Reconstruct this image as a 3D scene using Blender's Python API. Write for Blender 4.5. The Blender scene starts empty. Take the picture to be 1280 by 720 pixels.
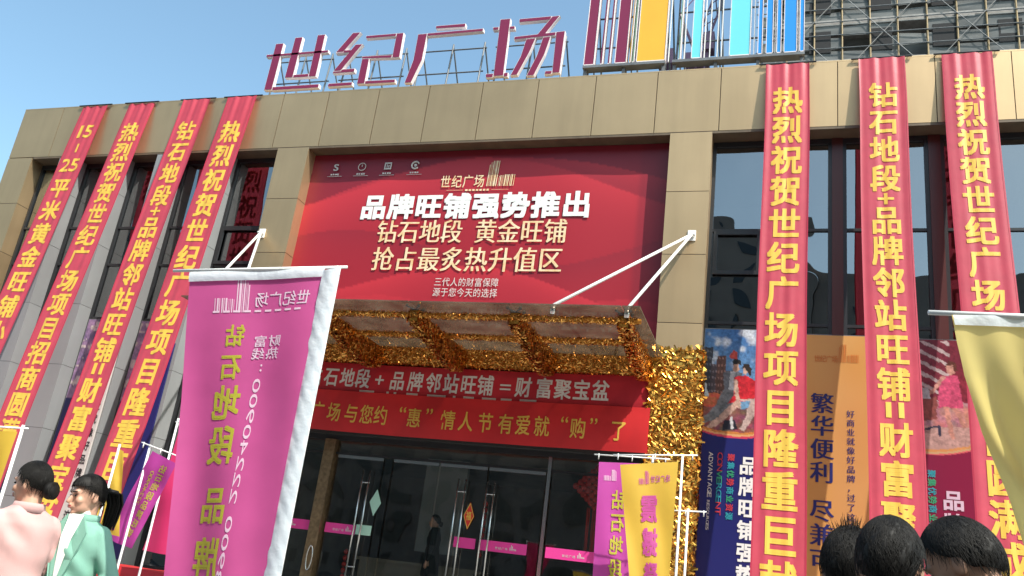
import bpy, bmesh, math, random
import numpy as np
from mathutils import Vector, Matrix
random.seed(7); RNG = np.random.default_rng(7)
C = bpy.context.scene.collection
S = bpy.context.scene
# ------------------------------------------------------------------ camera
def set_camera():
    yaw, pitch, roll = 0.3310876, 0.3338705, 0.1297863
    f = Vector((-math.sin(yaw)*math.cos(pitch), math.cos(yaw)*math.cos(pitch), math.sin(pitch)))
    r = Vector((math.cos(yaw), math.sin(yaw), 0)); u = r.cross(f)
    c, s = math.cos(roll), math.sin(roll)
    r2, u2 = c*r + s*u, -s*r + c*u
    cam = bpy.data.cameras.new('camera'); o = bpy.data.objects.new('camera', cam); C.objects.link(o)
    m = Matrix((r2, u2, -f)).transposed().to_4x4(); m.translation = (0, -14, 1.5); o.matrix_world = m
    cam.sensor_fit = 'HORIZONTAL'; cam.sensor_width = 36; cam.lens = 36*1071.17/1280
    cam.clip_start = 0.05; cam.clip_end = 2000
    S.camera = o
set_camera()
# ------------------------------------------------------------------ light
SUN_AZ, SUN_EL = math.radians(54), math.radians(52)      # azimuth measured from the facade normal to the right
TO_SUN = Vector((math.sin(SUN_AZ)*math.cos(SUN_EL), -math.cos(SUN_AZ)*math.cos(SUN_EL), math.sin(SUN_EL)))
W = bpy.data.worlds.new('World'); S.world = W; W.use_nodes = True
nt = W.node_tree; bg = nt.nodes['Background']
sky = nt.nodes.new('ShaderNodeTexSky'); sky.sky_type = 'NISHITA'; sky.sun_disc = False
sky.sun_elevation = SUN_EL; sky.sun_rotation = math.atan2(TO_SUN.x, TO_SUN.y)
sky.air_density = 1.0; sky.dust_density = 2.2; sky.ozone_density = 0.5
tone = nt.nodes.new('ShaderNodeMix'); tone.data_type = 'RGBA'; tone.blend_type = 'MULTIPLY'; tone.inputs['Factor'].default_value = 1
nt.links.new(sky.outputs[0], tone.inputs['A']); tone.inputs['B'].default_value = (.93, 1.09, 1.0, 1)     # clean, slightly cyan spring sky
nt.links.new(tone.outputs['Result'], bg.inputs[0]); bg.inputs[1].default_value = 0.15
sl = bpy.data.lights.new('sun', 'SUN'); sl.energy = 3.45; sl.angle = math.radians(0.53); sl.color = (1, .95, .87)
so = bpy.data.objects.new('sun', sl); C.objects.link(so); so.rotation_euler = (-TO_SUN).to_track_quat('-Z', 'Y').to_euler()
so.location = (30, -30, 40)
S.view_settings.view_transform = 'Standard'; S.view_settings.look = 'None'
S.view_settings.exposure = 0.92; S.view_settings.gamma = 1
# ------------------------------------------------------------------ materials
def mat(name, base, rough=.6, metal=0., var=.0, scale=3., bump=0., bscale=40., spec=.5, trans=0., base2=None, aniso=None, coat=0):
    m = bpy.data.materials.new(name); m.use_nodes = True; t = m.node_tree; N = t.nodes; L = t.links
    p = N['Principled BSDF']; p.inputs['Roughness'].default_value = rough; p.inputs['Metallic'].default_value = metal
    p.inputs['Specular IOR Level'].default_value = spec; p.inputs['Coat Weight'].default_value = coat
    tc = N.new('ShaderNodeTexCoord')
    if var or base2:
        n = N.new('ShaderNodeTexNoise'); n.inputs['Scale'].default_value = scale; n.inputs['Detail'].default_value = 6
        mp = N.new('ShaderNodeMapping'); L.new(tc.outputs['Object'], mp.inputs[0]); L.new(mp.outputs[0], n.inputs['Vector'])
        if aniso: mp.inputs['Scale'].default_value = aniso
        rp = N.new('ShaderNodeValToRGB'); rp.color_ramp.elements[0].position = .32; rp.color_ramp.elements[1].position = .68
        b2 = base2 or tuple(min(1, c*(1+var)) for c in base); b1 = base if base2 else tuple(c*(1-var) for c in base)
        rp.color_ramp.elements[0].color = (*b1, 1); rp.color_ramp.elements[1].color = (*b2, 1)
        L.new(n.outputs[0], rp.inputs[0]); col = rp.outputs[0]; L.new(col, p.inputs['Base Color'])
    else:
        p.inputs['Base Color'].default_value = (*base, 1); col = None
    if bump:
        n2 = N.new('ShaderNodeTexNoise'); n2.inputs['Scale'].default_value = bscale; n2.inputs['Detail'].default_value = 4
        L.new(tc.outputs['Object'], n2.inputs['Vector'])
        b = N.new('ShaderNodeBump'); b.inputs['Strength'].default_value = bump; b.inputs['Distance'].default_value = .02
        L.new(n2.outputs[0], b.inputs['Height']); L.new(b.outputs[0], p.inputs['Normal'])
    if trans:
        tr = N.new('ShaderNodeBsdfTranslucent'); mx = N.new('ShaderNodeMixShader'); mx.inputs[0].default_value = trans
        if col: L.new(col, tr.inputs[0])
        else: tr.inputs[0].default_value = (*base, 1)
        L.new(p.outputs[0], mx.inputs[1]); L.new(tr.outputs[0], mx.inputs[2]); L.new(mx.outputs[0], N['Material Output'].inputs[0])
    return m
def glass_mat(name, tint, refl, opacity_col=None, opacity=0., rough=.01):
    """thin pane: reflection + tinted see-through + optional dusty film"""
    m = bpy.data.materials.new(name); m.use_nodes = True; t = m.node_tree; N = t.nodes; L = t.links; N.clear()
    out = N.new('ShaderNodeOutputMaterial'); tr = N.new('ShaderNodeBsdfTransparent'); tr.inputs[0].default_value = (*tint, 1)
    gl = N.new('ShaderNodeBsdfGlossy'); gl.inputs['Roughness'].default_value = rough
    lw = N.new('ShaderNodeLayerWeight'); lw.inputs[0].default_value = .35
    mr = N.new('ShaderNodeMapRange'); mr.inputs[3].default_value = refl; mr.inputs[4].default_value = min(1, refl*2.2+.1)
    L.new(lw.outputs['Fresnel'], mr.inputs[0])
    mx = N.new('ShaderNodeMixShader'); L.new(mr.outputs[0], mx.inputs[0]); src = tr.outputs[0]
    if opacity:
        df = N.new('ShaderNodeBsdfDiffuse'); tl = N.new('ShaderNodeBsdfTranslucent'); a = N.new('ShaderNodeMixShader'); a.inputs[0].default_value = .5
        tc = N.new('ShaderNodeTexCoord'); n = N.new('ShaderNodeTexNoise'); n.inputs['Scale'].default_value = 2.5; n.inputs['Detail'].default_value = 8
        L.new(tc.outputs['Object'], n.inputs['Vector'])
        rp = N.new('ShaderNodeValToRGB'); rp.color_ramp.elements[0].color = (*[c*.6 for c in opacity_col], 1); rp.color_ramp.elements[1].color = (*[min(1, c*1.3) for c in opacity_col], 1)
        rp.color_ramp.elements[0].position = .35; rp.color_ramp.elements[1].position = .65
        L.new(n.outputs[0], rp.inputs[0]); L.new(rp.outputs[0], df.inputs[0]); L.new(rp.outputs[0], tl.inputs[0])
        L.new(df.outputs[0], a.inputs[1]); L.new(tl.outputs[0], a.inputs[2])
        b = N.new('ShaderNodeMixShader'); b.inputs[0].default_value = opacity
        L.new(src, b.inputs[1]); L.new(a.outputs[0], b.inputs[2]); src = b.outputs[0]
    L.new(src, mx.inputs[1]); L.new(gl.outputs[0], mx.inputs[2]); L.new(mx.outputs[0], out.inputs[0])
    return m
def print_mat(name, rough=.45):
    m = bpy.data.materials.new(name); m.use_nodes = True; N = m.node_tree.nodes
    a = N.new('ShaderNodeVertexColor'); a.layer_name = 'print'
    m.node_tree.links.new(a.outputs[0], N['Principled BSDF'].inputs['Base Color']); N['Principled BSDF'].inputs['Roughness'].default_value = rough
    return m
def foil_mat(name, c1, c2, rough=.25):
    m = bpy.data.materials.new(name); m.use_nodes = True; N = m.node_tree.nodes; L = m.node_tree.links
    p = N['Principled BSDF']; p.inputs['Metallic'].default_value = 1; p.inputs['Roughness'].default_value = rough
    g = N.new('ShaderNodeNewGeometry'); rp = N.new('ShaderNodeValToRGB')
    rp.color_ramp.elements[0].color = (*c1, 1); rp.color_ramp.elements[1].color = (*c2, 1)
    L.new(g.outputs['Random Per Island'], rp.inputs[0]); L.new(rp.outputs[0], p.inputs['Base Color'])
    return m
M = dict(
 tan=mat('tan_cladding', (.52,.375,.215), .47, metal=.75, var=.07, scale=.7, bump=.03, bscale=3),
 silver=mat('grey_cladding', (.265,.275,.28), .4, var=.06, scale=.8, bump=.02, bscale=3),
 dark=mat('dark_joint', (.03,.03,.03), .7), soffit=mat('brown_soffit', (.13,.095,.06), .6, var=.1),
 frame=mat('window_frame', (.022,.024,.027), .4), maroon=mat('maroon_mullion', (.075,.018,.016), .4),
 winglass=glass_mat('window_glass', (.30,.31,.30), .30), doorglass=glass_mat('door_glass', (.80,.81,.79), .09),
 canopyglass=glass_mat('dusty_canopy_glass', (.55,.5,.45), .10, (.30,.25,.19), .42, .05),
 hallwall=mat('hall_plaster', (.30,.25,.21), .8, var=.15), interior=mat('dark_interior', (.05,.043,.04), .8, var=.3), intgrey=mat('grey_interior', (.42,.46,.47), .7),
 concrete=mat('concrete', (.27,.26,.25), .85, var=.15, scale=2, bump=.15), roof=mat('roofing', (.2,.2,.2), .9),
 paving=mat('grey_paving', (.22,.21,.2), .85, var=.15, scale=1.5, bump=.1), asphalt=mat('asphalt', (.05,.05,.052), .9, var=.2, bump=.3, bscale=80),
 granite=mat('granite_step', (.3,.29,.28), .5, var=.15, scale=30),
 red=mat('red_banner_cloth', (.63,.075,.118), .5, var=.07, trans=.32, bump=.18, bscale=5), red2=mat('bright_red_cloth', (.60,.022,.026), .5, trans=.2, var=.06, bump=.06, bscale=9),
 dkred=mat('crimson_cloth', (.52,.02,.035), .5, trans=.15, var=.06, bump=.06, bscale=9),
 hem=mat('banner_hem', (.50,.035,.075), .5, trans=.2), yellow=mat('yellow_print', (.84,.54,.08), .5, trans=.2), white=mat('white_print', (.8,.8,.78), .5),
 paleprint=mat('pale_print', (.62,.58,.55), .5), ochre=mat('ochre_print', (.62,.36,.06), .5),
 goldprint=mat('gold_print', (.72,.47,.22), .45, base2=(.85,.72,.5), scale=6), redboard=print_mat('printed_vinyl', .42), poster=print_mat('printed_poster', .35),
 navy=mat('navy_print', (.018,.02,.13), .4), shadefoil=foil_mat('shaded_gold_foil', (.42,.12,.02), (1.,.56,.15), .25), gold=foil_mat('gold_foil', (.42,.13,.018), (.98,.54,.11), .25), goldbase=mat('gold_foil_base', (.50,.22,.04), .38, metal=1, bump=.9, bscale=26, var=.3, scale=9),  # shadefoil: gold foil with red-brown shade and yellow highlights put into its colours
 steel=mat('stainless_steel', (.62,.62,.6), .25, metal=1), whitemetal=mat('white_paint', (.78,.78,.76), .35), grey=mat('grey_steel', (.16,.17,.18), .5, metal=.3, var=.2),
 signface=mat('plum_acrylic', (.20,.014,.058), .35), signside=mat('pinkish_white_return', (.82,.74,.74), .4),
 orange=mat('orange_acrylic', (.83,.43,.035), .3, var=.04, scale=1.5), cyan=mat('cyan_acrylic', (.16,.66,.75), .3), blue=mat('blue_acrylic', (.02,.27,.72), .3), palegreen=mat('pale_green_acrylic', (.3,.5,.3), .35),
 pink=mat('pink_flag_cloth', (.56,.085,.28), .6, trans=.33, var=.08, bump=.08, bscale=7), pinklight=mat('pale_flag_print', (.80,.62,.74), .55, trans=.3),
 flagyel2=mat('mustard_flag_cloth', (.72,.48,.06), .55, trans=.38, var=.06), flagyel=mat('yellow_flag_cloth', (.88,.72,.26), .5, trans=.5, var=.05, bump=.05, bscale=7), lime=mat('olive_yellow_print', (.50,.46,.045), .55, trans=.25), purple=mat('purple_flag_cloth', (.50,.06,.36), .55, trans=.33, var=.06),
 sleeve=mat('white_sleeve', (.72,.77,.82), .55, trans=.3, bump=.35, bscale=18), magprint=mat('magenta_print', (.52,.07,.28), .5, trans=.2), magenta=mat('hot_pink_film', (.72,.05,.28), .4),
 mint=mat('mint_film', (.42,.66,.52), .5), redpaper=mat('red_paper', (.65,.03,.02), .6), goldpaper=mat('gold_paper', (.8,.5,.08), .4),
 bamboo=mat('scaffold_pole', (.33,.23,.11), .6, var=.2), net=mat('scaffold_net', (.19,.19,.185), .9, base2=(.28,.28,.27), scale=.9, aniso=(1,1,3.5), bump=.3, bscale=2), slab=mat('tower_slab', (.30,.285,.27), .9, var=.2), towerdark=mat('tower_opening', (.02,.02,.022), .9),
 brick=mat('brown_wall', (.16,.12,.10), .9, var=.2), cranemat=mat('crane_paint', (.20,.10,.17), .5),
 skin=mat('skin', (.56,.32,.22), .5, var=.05, scale=8), skinm=mat('tanned_skin', (.36,.20,.13), .5, var=.06, scale=8), lip=mat('lips', (.45,.12,.11), .4), eye=mat('dark_eye', (.01,.008,.006), .2),
 hair=mat('black_hair', (.005,.004,.0035), .58, base2=(.009,.0075,.006), scale=30, spec=.24), pinkcoat=mat('pale_pink_wool', (.55,.33,.31), .85, var=.04, scale=9, bump=.15, bscale=220), mintcoat=mat('mint_wool', (.18,.37,.29), .85, var=.05, scale=9, bump=.15, bscale=220),
 shirt=mat('white_shirt', (.75,.75,.72), .7), jeans=mat('dark_trousers', (.025,.025,.035), .8, var=.2), shoe=mat('black_shoe', (.015,.015,.015), .4), jacket=mat('black_jacket', (.012,.012,.014), .7, var=.3, scale=6), button=mat('dark_button', (.03,.025,.02), .4), bluecollar=mat('blue_collar', (.05,.16,.34), .7),
 tank=mat('blue_plastic', (.04,.07,.32), .45), counter=mat('beige_counter', (.42,.36,.26), .5), bronze=mat('bronze_trim', (.30,.20,.11), .35, metal=.7, var=.25, scale=14),
 rear=mat('opposite_facade', (.24,.20,.175), .8, var=.15, scale=.4), rearwin=mat('opposite_glass', (.03,.035,.04), .2),
)
def weathered(m, amt, streak):
    N = m.node_tree.nodes; L = m.node_tree.links; p = N['Principled BSDF']; src = p.inputs['Base Color'].links[0].from_socket
    g = N.new('ShaderNodeNewGeometry'); mr = N.new('ShaderNodeMapRange'); mr.inputs[3].default_value = 1-amt; mr.inputs[4].default_value = 1+amt*.6; L.new(g.outputs['Random Per Island'], mr.inputs[0])
    tc = N.new('ShaderNodeTexCoord'); mp = N.new('ShaderNodeMapping'); mp.inputs['Scale'].default_value = (3.2, 3.2, .28); n = N.new('ShaderNodeTexNoise'); n.inputs['Scale'].default_value = 1; n.inputs['Detail'].default_value = 8
    L.new(tc.outputs['Object'], mp.inputs[0]); L.new(mp.outputs[0], n.inputs['Vector'])
    m2 = N.new('ShaderNodeMapRange'); m2.inputs[1].default_value = .42; m2.inputs[2].default_value = .75; m2.inputs[3].default_value = 1; m2.inputs[4].default_value = 1-streak; L.new(n.outputs[0], m2.inputs[0])
    mu = N.new('ShaderNodeMath'); mu.operation = 'MULTIPLY'; L.new(mr.outputs[0], mu.inputs[0]); L.new(m2.outputs[0], mu.inputs[1])
    vm = N.new('ShaderNodeVectorMath'); vm.operation = 'SCALE'; L.new(src, vm.inputs[0]); L.new(mu.outputs[0], vm.inputs['Scale']); L.new(vm.outputs[0], p.inputs['Base Color'])
weathered(M['tan'], .09, .10); weathered(M['silver'], .05, .08); weathered(M['soffit'], .08, .3)
for k_ in ('winglass', 'doorglass'):                          # panes are never perfectly flat
    N = M[k_].node_tree.nodes; L = M[k_].node_tree.links; tc = N.new('ShaderNodeTexCoord'); n = N.new('ShaderNodeTexNoise'); n.inputs['Scale'].default_value = .9; n.inputs['Detail'].default_value = 1
    L.new(tc.outputs['Object'], n.inputs['Vector']); b = N.new('ShaderNodeBump'); b.inputs['Strength'].default_value = .25; b.inputs['Distance'].default_value = .06; L.new(n.outputs[0], b.inputs['Height'])
    for q in N:
        if q.type == 'BSDF_GLOSSY': L.new(b.outputs[0], q.inputs['Normal'])
# ------------------------------------------------------------------ builders
ORG = {}
def thing(name, label, cat, loc=(0,0,0), group=None, kind=None):
    o = bpy.data.objects.new(name, None); C.objects.link(o); o.location = loc; o.empty_display_size = .2
    ORG[o] = Vector(loc); tag(o, label, cat, group, kind); return o
def tag(o, label, cat=None, group=None, kind=None):
    if label: o['label'] = label
    if cat: o['category'] = cat
    if group: o['group'] = group
    if kind: o['kind'] = kind
    return o
class MB:
    def __init__(s): s.v = []; s.f = []; s.c = None; s.mi = []
    def add(s, vs, fs, m=0):
        k = len(s.v); s.v += [tuple(x) for x in vs]; s.f += [tuple(i+k for i in f) for f in fs]; s.mi += [m]*len(fs); return s
    def box(s, x0, x1, y0, y1, z0, z1, m=0):
        v = [(x,y,z) for z in (z0,z1) for y in (y0,y1) for x in (x0,x1)]
        return s.add(v, [(0,2,3,1),(4,5,7,6),(0,1,5,4),(2,6,7,3),(0,4,6,2),(1,3,7,5)], m)
    def obox(s, c, ax, ay, az, m=0):                       # oriented box: centre and three half-axis vectors
        c, ax, ay, az = map(Vector, (c, ax, ay, az))
        v = [c+sx*ax+sy*ay+sz*az for sz in (-1,1) for sy in (-1,1) for sx in (-1,1)]
        return s.add(v, [(0,2,3,1),(4,5,7,6),(0,1,5,4),(2,6,7,3),(0,4,6,2),(1,3,7,5)], m)
    def prism(s, poly, y0, y1, m=0, mside=None):           # polygon in XZ extruded along Y
        n = len(poly); a = sum(poly[i][0]*poly[(i+1)%n][1]-poly[(i+1)%n][0]*poly[i][1] for i in range(n))
        if a < 0: poly = poly[::-1]
        v = [(x,y0,z) for x,z in poly]+[(x,y1,z) for x,z in poly]
        s.add(v, [tuple(range(n))], m)
        s.add(v, [tuple(range(2*n-1,n-1,-1))]+[(i,i+n,(i+1)%n+n,(i+1)%n) for i in range(n)], m if mside is None else mside); return s
    def tube(s, pts, r, n=8, m=0, cap=True):
        pts = [Vector(p) for p in pts]; rs = r if isinstance(r, (list,tuple)) else [r]*len(pts)
        k = len(s.v); up = None
        for i, p in enumerate(pts):
            d = (pts[min(i+1,len(pts)-1)]-pts[max(i-1,0)]).normalized()
            if up is None: up = Vector((0,0,1)) if abs(d.z) < .9 else Vector((1,0,0))
            a = d.cross(up).normalized(); b = a.cross(d).normalized(); up = b
            for j in range(n):
                t = 2*math.pi*j/n; s.v.append(tuple(p+(a*math.cos(t)+b*math.sin(t))*rs[i]))
        fs = []
        for i in range(len(pts)-1):
            for j in range(n): fs.append((k+i*n+j, k+i*n+(j+1)%n, k+(i+1)*n+(j+1)%n, k+(i+1)*n+j))
        if cap: fs += [tuple(k+j for j in range(n-1,-1,-1)), tuple(k+(len(pts)-1)*n+j for j in range(n))]
        s.f += fs; s.mi += [m]*len(fs); return s
    def ell(s, c, r, nu=16, nv=10, rot=None, m=0):
        c = Vector(c); v = []; f = []
        v.append(Vector((0,0,1)))
        for i in range(1, nv):
            for j in range(nu):
                t, p = math.pi*i/nv, 2*math.pi*j/nu; v.append(Vector((math.sin(t)*math.cos(p), math.sin(t)*math.sin(p), math.cos(t))))
        v.append(Vector((0,0,-1)))
        for j in range(nu):
            f.append((0, 1+j, 1+(j+1)%nu)); b = 1+(nv-2)*nu; f.append((len(v)-1, b+(j+1)%nu, b+j))
            for i in range(nv-2): f.append((1+i*nu+j, 1+(i+1)*nu+j, 1+(i+1)*nu+(j+1)%nu, 1+i*nu+(j+1)%nu))
        o = []
        for x in v:
            q = Vector((x.x*r[0], x.y*r[1], x.z*r[2]))
            if rot is not None: q = rot @ q
            o.append(c+q)
        return s.add(o, f, m)
    def cap(s, a, b, ra, rb, n=12):                        # tapered capsule, closed
        a, b = Vector(a), Vector(b); d = (b-a).normalized(); pts, rs = [], []
        for k in range(4): t = math.pi/2*(1-k/4); pts.append(a-d*ra*math.sin(t)*.98); rs.append(max(.0008, ra*math.cos(t)))
        pts += [a, b]; rs += [ra, rb]
        for k in range(1, 5): t = math.pi/2*k/4; pts.append(b+d*rb*math.sin(t)*.98); rs.append(max(.0008, rb*math.cos(t)))
        return s.tube(pts, rs, n)
    def loft(s, rings, n=20):                              # rings: (centre, rx, ry, angle); closed ends
        k = len(s.v)
        for (c, rx, ry, a) in rings:
            for j in range(n):
                t = 2*math.pi*j/n; x, y = rx*math.cos(t), ry*math.sin(t)
                s.v.append((c[0]+x*math.cos(a)-y*math.sin(a), c[1]+x*math.sin(a)+y*math.cos(a), c[2]))
        fs = [(k+i*n+j, k+i*n+(j+1)%n, k+(i+1)*n+(j+1)%n, k+(i+1)*n+j) for i in range(len(rings)-1) for j in range(n)]
        fs += [tuple(k+j for j in range(n-1,-1,-1)), tuple(k+(len(rings)-1)*n+j for j in range(n))]
        if rings[0][0][2] > rings[-1][0][2]: fs = [f[::-1] for f in fs]
        s.f += fs; s.mi += [0]*len(fs); return s
    def grid(s, P, nu, nv, m=0):
        k = len(s.v)
        for j in range(nv+1):
            for i in range(nu+1): s.v.append(tuple(P(i/nu, j/nv)))
        fs = [(k+j*(nu+1)+i, k+j*(nu+1)+i+1, k+(j+1)*(nu+1)+i+1, k+(j+1)*(nu+1)+i) for j in range(nv) for i in range(nu)]
        s.f += fs; s.mi += [m]*len(fs); return s
    def build(s, name, mats, parent=None, smooth=False, colors=None, label=None):
        me = bpy.data.meshes.new(name); org = ORG[parent] if parent else Vector((0,0,0))
        me.from_pydata([(x-org.x, y-org.y, z-org.z) for x,y,z in s.v], [], s.f); me.update()
        if not isinstance(mats, (list,tuple)): mats = [mats]
        for m in mats: me.materials.append(m)
        if len(mats) > 1: me.polygons.foreach_set('material_index', s.mi)
        if smooth: me.polygons.foreach_set('use_smooth', [True]*len(me.polygons))
        if colors is not None:
            ca = me.color_attributes.new('print', 'FLOAT_COLOR', 'POINT')
            ca.data.foreach_set('color', np.concatenate([colors, np.ones((len(colors),1))], 1).astype(np.float32).ravel())
        o = bpy.data.objects.new(name, me); C.objects.link(o)
        if parent: o.parent = parent; ORG[o] = org
        else: ORG[o] = Vector((0,0,0))
        if label: o['label'] = label
        return o
    def solo(s, name, mats, label, cat, group=None, kind=None, origin=None, **k):
        o = s.build(name, mats, **k); return tag(o, label, cat, group, kind)
    def fused(s, voxel, smooth_it=4, fac=.5):              # voxel union of everything collected: one continuous surface
        me = bpy.data.meshes.new('tmp'); me.from_pydata(s.v, [], s.f); me.update()
        bm = bmesh.new(); bm.from_mesh(me); bmesh.ops.recalc_face_normals(bm, faces=bm.faces[:]); bm.to_mesh(me); bm.free()
        o = bpy.data.objects.new('tmp', me); C.objects.link(o)
        r = o.modifiers.new('r', 'REMESH'); r.mode = 'VOXEL'; r.voxel_size = voxel
        q = o.modifiers.new('s', 'SMOOTH'); q.iterations = smooth_it; q.factor = fac
        dg = bpy.context.evaluated_depsgraph_get(); e = bpy.data.meshes.new_from_object(o.evaluated_get(dg))
        b = MB(); b.v = [tuple(v.co) for v in e.vertices]; b.f = [tuple(p.vertices) for p in e.polygons]; b.mi = [0]*len(b.f)
        bpy.data.objects.remove(o); bpy.data.meshes.remove(me); bpy.data.meshes.remove(e)
        return b
# ------------------------------------------------------------------ lettering (Blender's own built-in font)
GL = {}
def glyph(ch, bold):
    k = (ch, bold)
    if k not in GL:
        cu = bpy.data.curves.new('g', 'FONT'); cu.body = ch; cu.size = 1; cu.offset = bold; cu.resolution_u = 3; cu.fill_mode = 'FRONT'
        o = bpy.data.objects.new('g', cu); C.objects.link(o)
        dg = bpy.context.evaluated_depsgraph_get(); me = bpy.data.meshes.new_from_object(o.evaluated_get(dg))
        V = np.array([v.co[:2] for v in me.vertices]).reshape(-1,2); F = [tuple(p.vertices) for p in me.polygons]
        bpy.data.objects.remove(o); bpy.data.curves.remove(cu); bpy.data.meshes.remove(me)
        if ord(ch) > 0x2e80: V = V + np.array([0, .12])
        elif len(V): V = (V-V.min(0))/np.maximum(V.max(0)-V.min(0), 1e-6)
        GL[k] = (V, F)
    return GL[k]
def char(mb, ch, bold, P, cu, cv, w, h, mirror=False, rot=0, ulines=None, song=0, m=0):
    """glyph fitted in a w x h cell centred on (cu, cv) of the surface P(u, v)"""
    V, F = glyph(ch, 0)
    if not len(V): return
    b = bold
    sh = [(0,0),(song,0)] if song else [(0,0)] if b < .006 else [(-b,-b),(b,-b),(-b,b),(b,b)]+([(0,0),(b,0),(-b,0),(0,b),(0,-b)] if b > .033 else [])
    for k, (sx, sy) in enumerate(sh):                       # shifted passes thicken the strokes
        X = (V[:,0]-.5 + sx)*(-1 if mirror else 1); Y = V[:,1]-.5 + sy
        if rot: X, Y = X*math.cos(rot)-Y*math.sin(rot), X*math.sin(rot)+Y*math.cos(rot)
        U = np.stack([cu+X*w, cv+Y*h], 1); fs = F
        if ulines is not None:
            bm = bmesh.new(); vs = [bm.verts.new((a, b, 0)) for a, b in U]
            for f in F:
                try: bm.faces.new([vs[i] for i in f])
                except ValueError: pass
            for l in ulines:
                if U[:,0].min() < l < U[:,0].max():
                    bmesh.ops.bisect_plane(bm, geom=bm.verts[:]+bm.edges[:]+bm.faces[:], plane_co=(l,0,0), plane_no=(1,0,0), dist=1e-6)
            bm.verts.index_update(); U = np.array([v.co[:2] for v in bm.verts]); fs = [tuple(v.index for v in f.verts) for f in bm.faces]; bm.free()
        mb.add([P(a, b, k*.0003) for a, b in U], fs, m)
def row(mb, text, bold, P, u0, v, w, h, pitch, **k):
    for i, ch in enumerate(text):
        if ch != ' ': char(mb, ch, bold, P, u0+pitch*(i+.5), v, w, h, **k)
# ------------------------------------------------------------------ gold tinsel
def tinsel(mb, samples, length, width, lift):
    for p, n in samples:
        p, n = Vector(p), Vector(n); t = Vector(RNG.normal(size=3)); t = (t-n*t.dot(n))
        if t.length < 1e-3: continue
        t = (t.normalized()+Vector((0,0,-.5))); t = (t-n*t.dot(n)).normalized(); b = n.cross(t)
        L = length*RNG.uniform(.5,1.3); w = width*RNG.uniform(.5,1.3); n2 = (n+b*RNG.uniform(-.8,.8)).normalized()
        rows = []
        for q in (0,.5,1):
            c = p + t*L*(q-.5) + n*(lift*(.3+math.sin(q*math.pi)*RNG.uniform(.2,1)+q*RNG.uniform(-.1,.6)))
            s2 = (b + n*RNG.uniform(-.7,.7)).normalized()
            rows += [c-s2*w*.5*(1.1-q*.5), c+s2*w*.5*(1.1-q*.5)]
        mb.add(rows, [(0,1,3,2),(2,3,5,4)])
def box_samples(n, x0, x1, y0, y1, z0, z1, faces='-y+x-x'):
    fs = []
    if '-y' in faces: fs.append(((x1-x0)*(z1-z0), lambda: ((RNG.uniform(x0,x1), y0, RNG.uniform(z0,z1)), (0,-1,0))))
    if '+x' in faces: fs.append(((y1-y0)*(z1-z0), lambda: ((x1, RNG.uniform(y0,y1), RNG.uniform(z0,z1)), (1,0,0))))
    if '-x' in faces: fs.append(((y1-y0)*(z1-z0), lambda: ((x0, RNG.uniform(y0,y1), RNG.uniform(z0,z1)), (-1,0,0))))
    if '-z' in faces: fs.append(((y1-y0)*(x1-x0), lambda: ((RNG.uniform(x0,x1), RNG.uniform(y0,y1), z0), (0,0,-1))))
    if '+z' in faces: fs.append(((y1-y0)*(x1-x0), lambda: ((RNG.uniform(x0,x1), RNG.uniform(y0,y1), z1), (0,0,1))))
    w = np.array([a for a,_ in fs]); w = w/w.sum()
    return [fs[i][1]() for i in RNG.choice(len(fs), n, p=w)]
def tube_samples(n, a, b, r):
    a, b = Vector(a), Vector(b); d = (b-a).normalized(); x = d.orthogonal().normalized(); y = d.cross(x); o = []
    for _ in range(n):
        t = RNG.uniform(0, 2*math.pi); nn = x*math.cos(t)+y*math.sin(t); o.append((a+(b-a)*RNG.uniform()+nn*r, nn))
    return o
# ================================================================== GROUND
MB().grid(lambda u,v: (-300+600*u, 300-600*v, 0), 4, 4).solo('road', M['asphalt'], 'dark asphalt road surface reaching the horizon', None, kind='structure')
MB().box(-40, 30, -11.3, .5, -.1, .14).solo('pavement', M['paving'], 'grey paved plaza in front of the building', None, kind='structure')
st = MB()
for k in range(5): st.box(-17.5, 12, -5.0+.32*k, -3.4, .14+.162*k, .14+.162*(k+1)-.002)
st.box(-17.5, 12, -3.4, .6, .14, .95); st.solo('terrace', M['granite'], 'stone steps and terrace before the entrance', None, kind='structure')
# ================================================================== BUILDING
FZ0, FZ1 = 9.76, 11.08; WY = .38
B = thing('commercial_building', 'two storey commercial building clad in tan panels with tall dark windows', 'building', (-6, 6, 0))
fj = [-18.02,-16.8,-15.6,-14.4,-13.2,-11.95,-10.66,-9.53,-8.33,-7.17,-5.99,-4.81,-3.64,-2.44,-1.26,-.3,.77,2.35,3.53,4.7,5.9,7.1,8.3,9.5,10.7,12]
p = MB(); g = .014
for a, b in zip(fj[:-1], fj[1:]): p.box(a+g/2, b-g/2, 0, .06, FZ0, FZ1)
p.box(-18.02, 12, .0, .5, FZ1+.004, FZ1+.03); p.build('parapet_cladding', M['tan'], B)
k = MB(); k.box(-17.99, 11.98, .062, .5, FZ0+.004, FZ1-.002); k.box(-17.98, 11.98, .5, 17.9, FZ1-.35, FZ1-.2); k.box(-17.98, -17.7, .5, 18, 0.14, FZ1); k.box(11.7, 11.98, .5, 18, .14, FZ1); k.box(-17.7, 11.7, 17.7, 18, .14, FZ1)
k.build('wall', M['dark'], B)
MB().box(-17.25, 11.9, .004, .6, FZ0-.05, FZ0-.004).build('soffit', M['soffit'], B)
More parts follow.
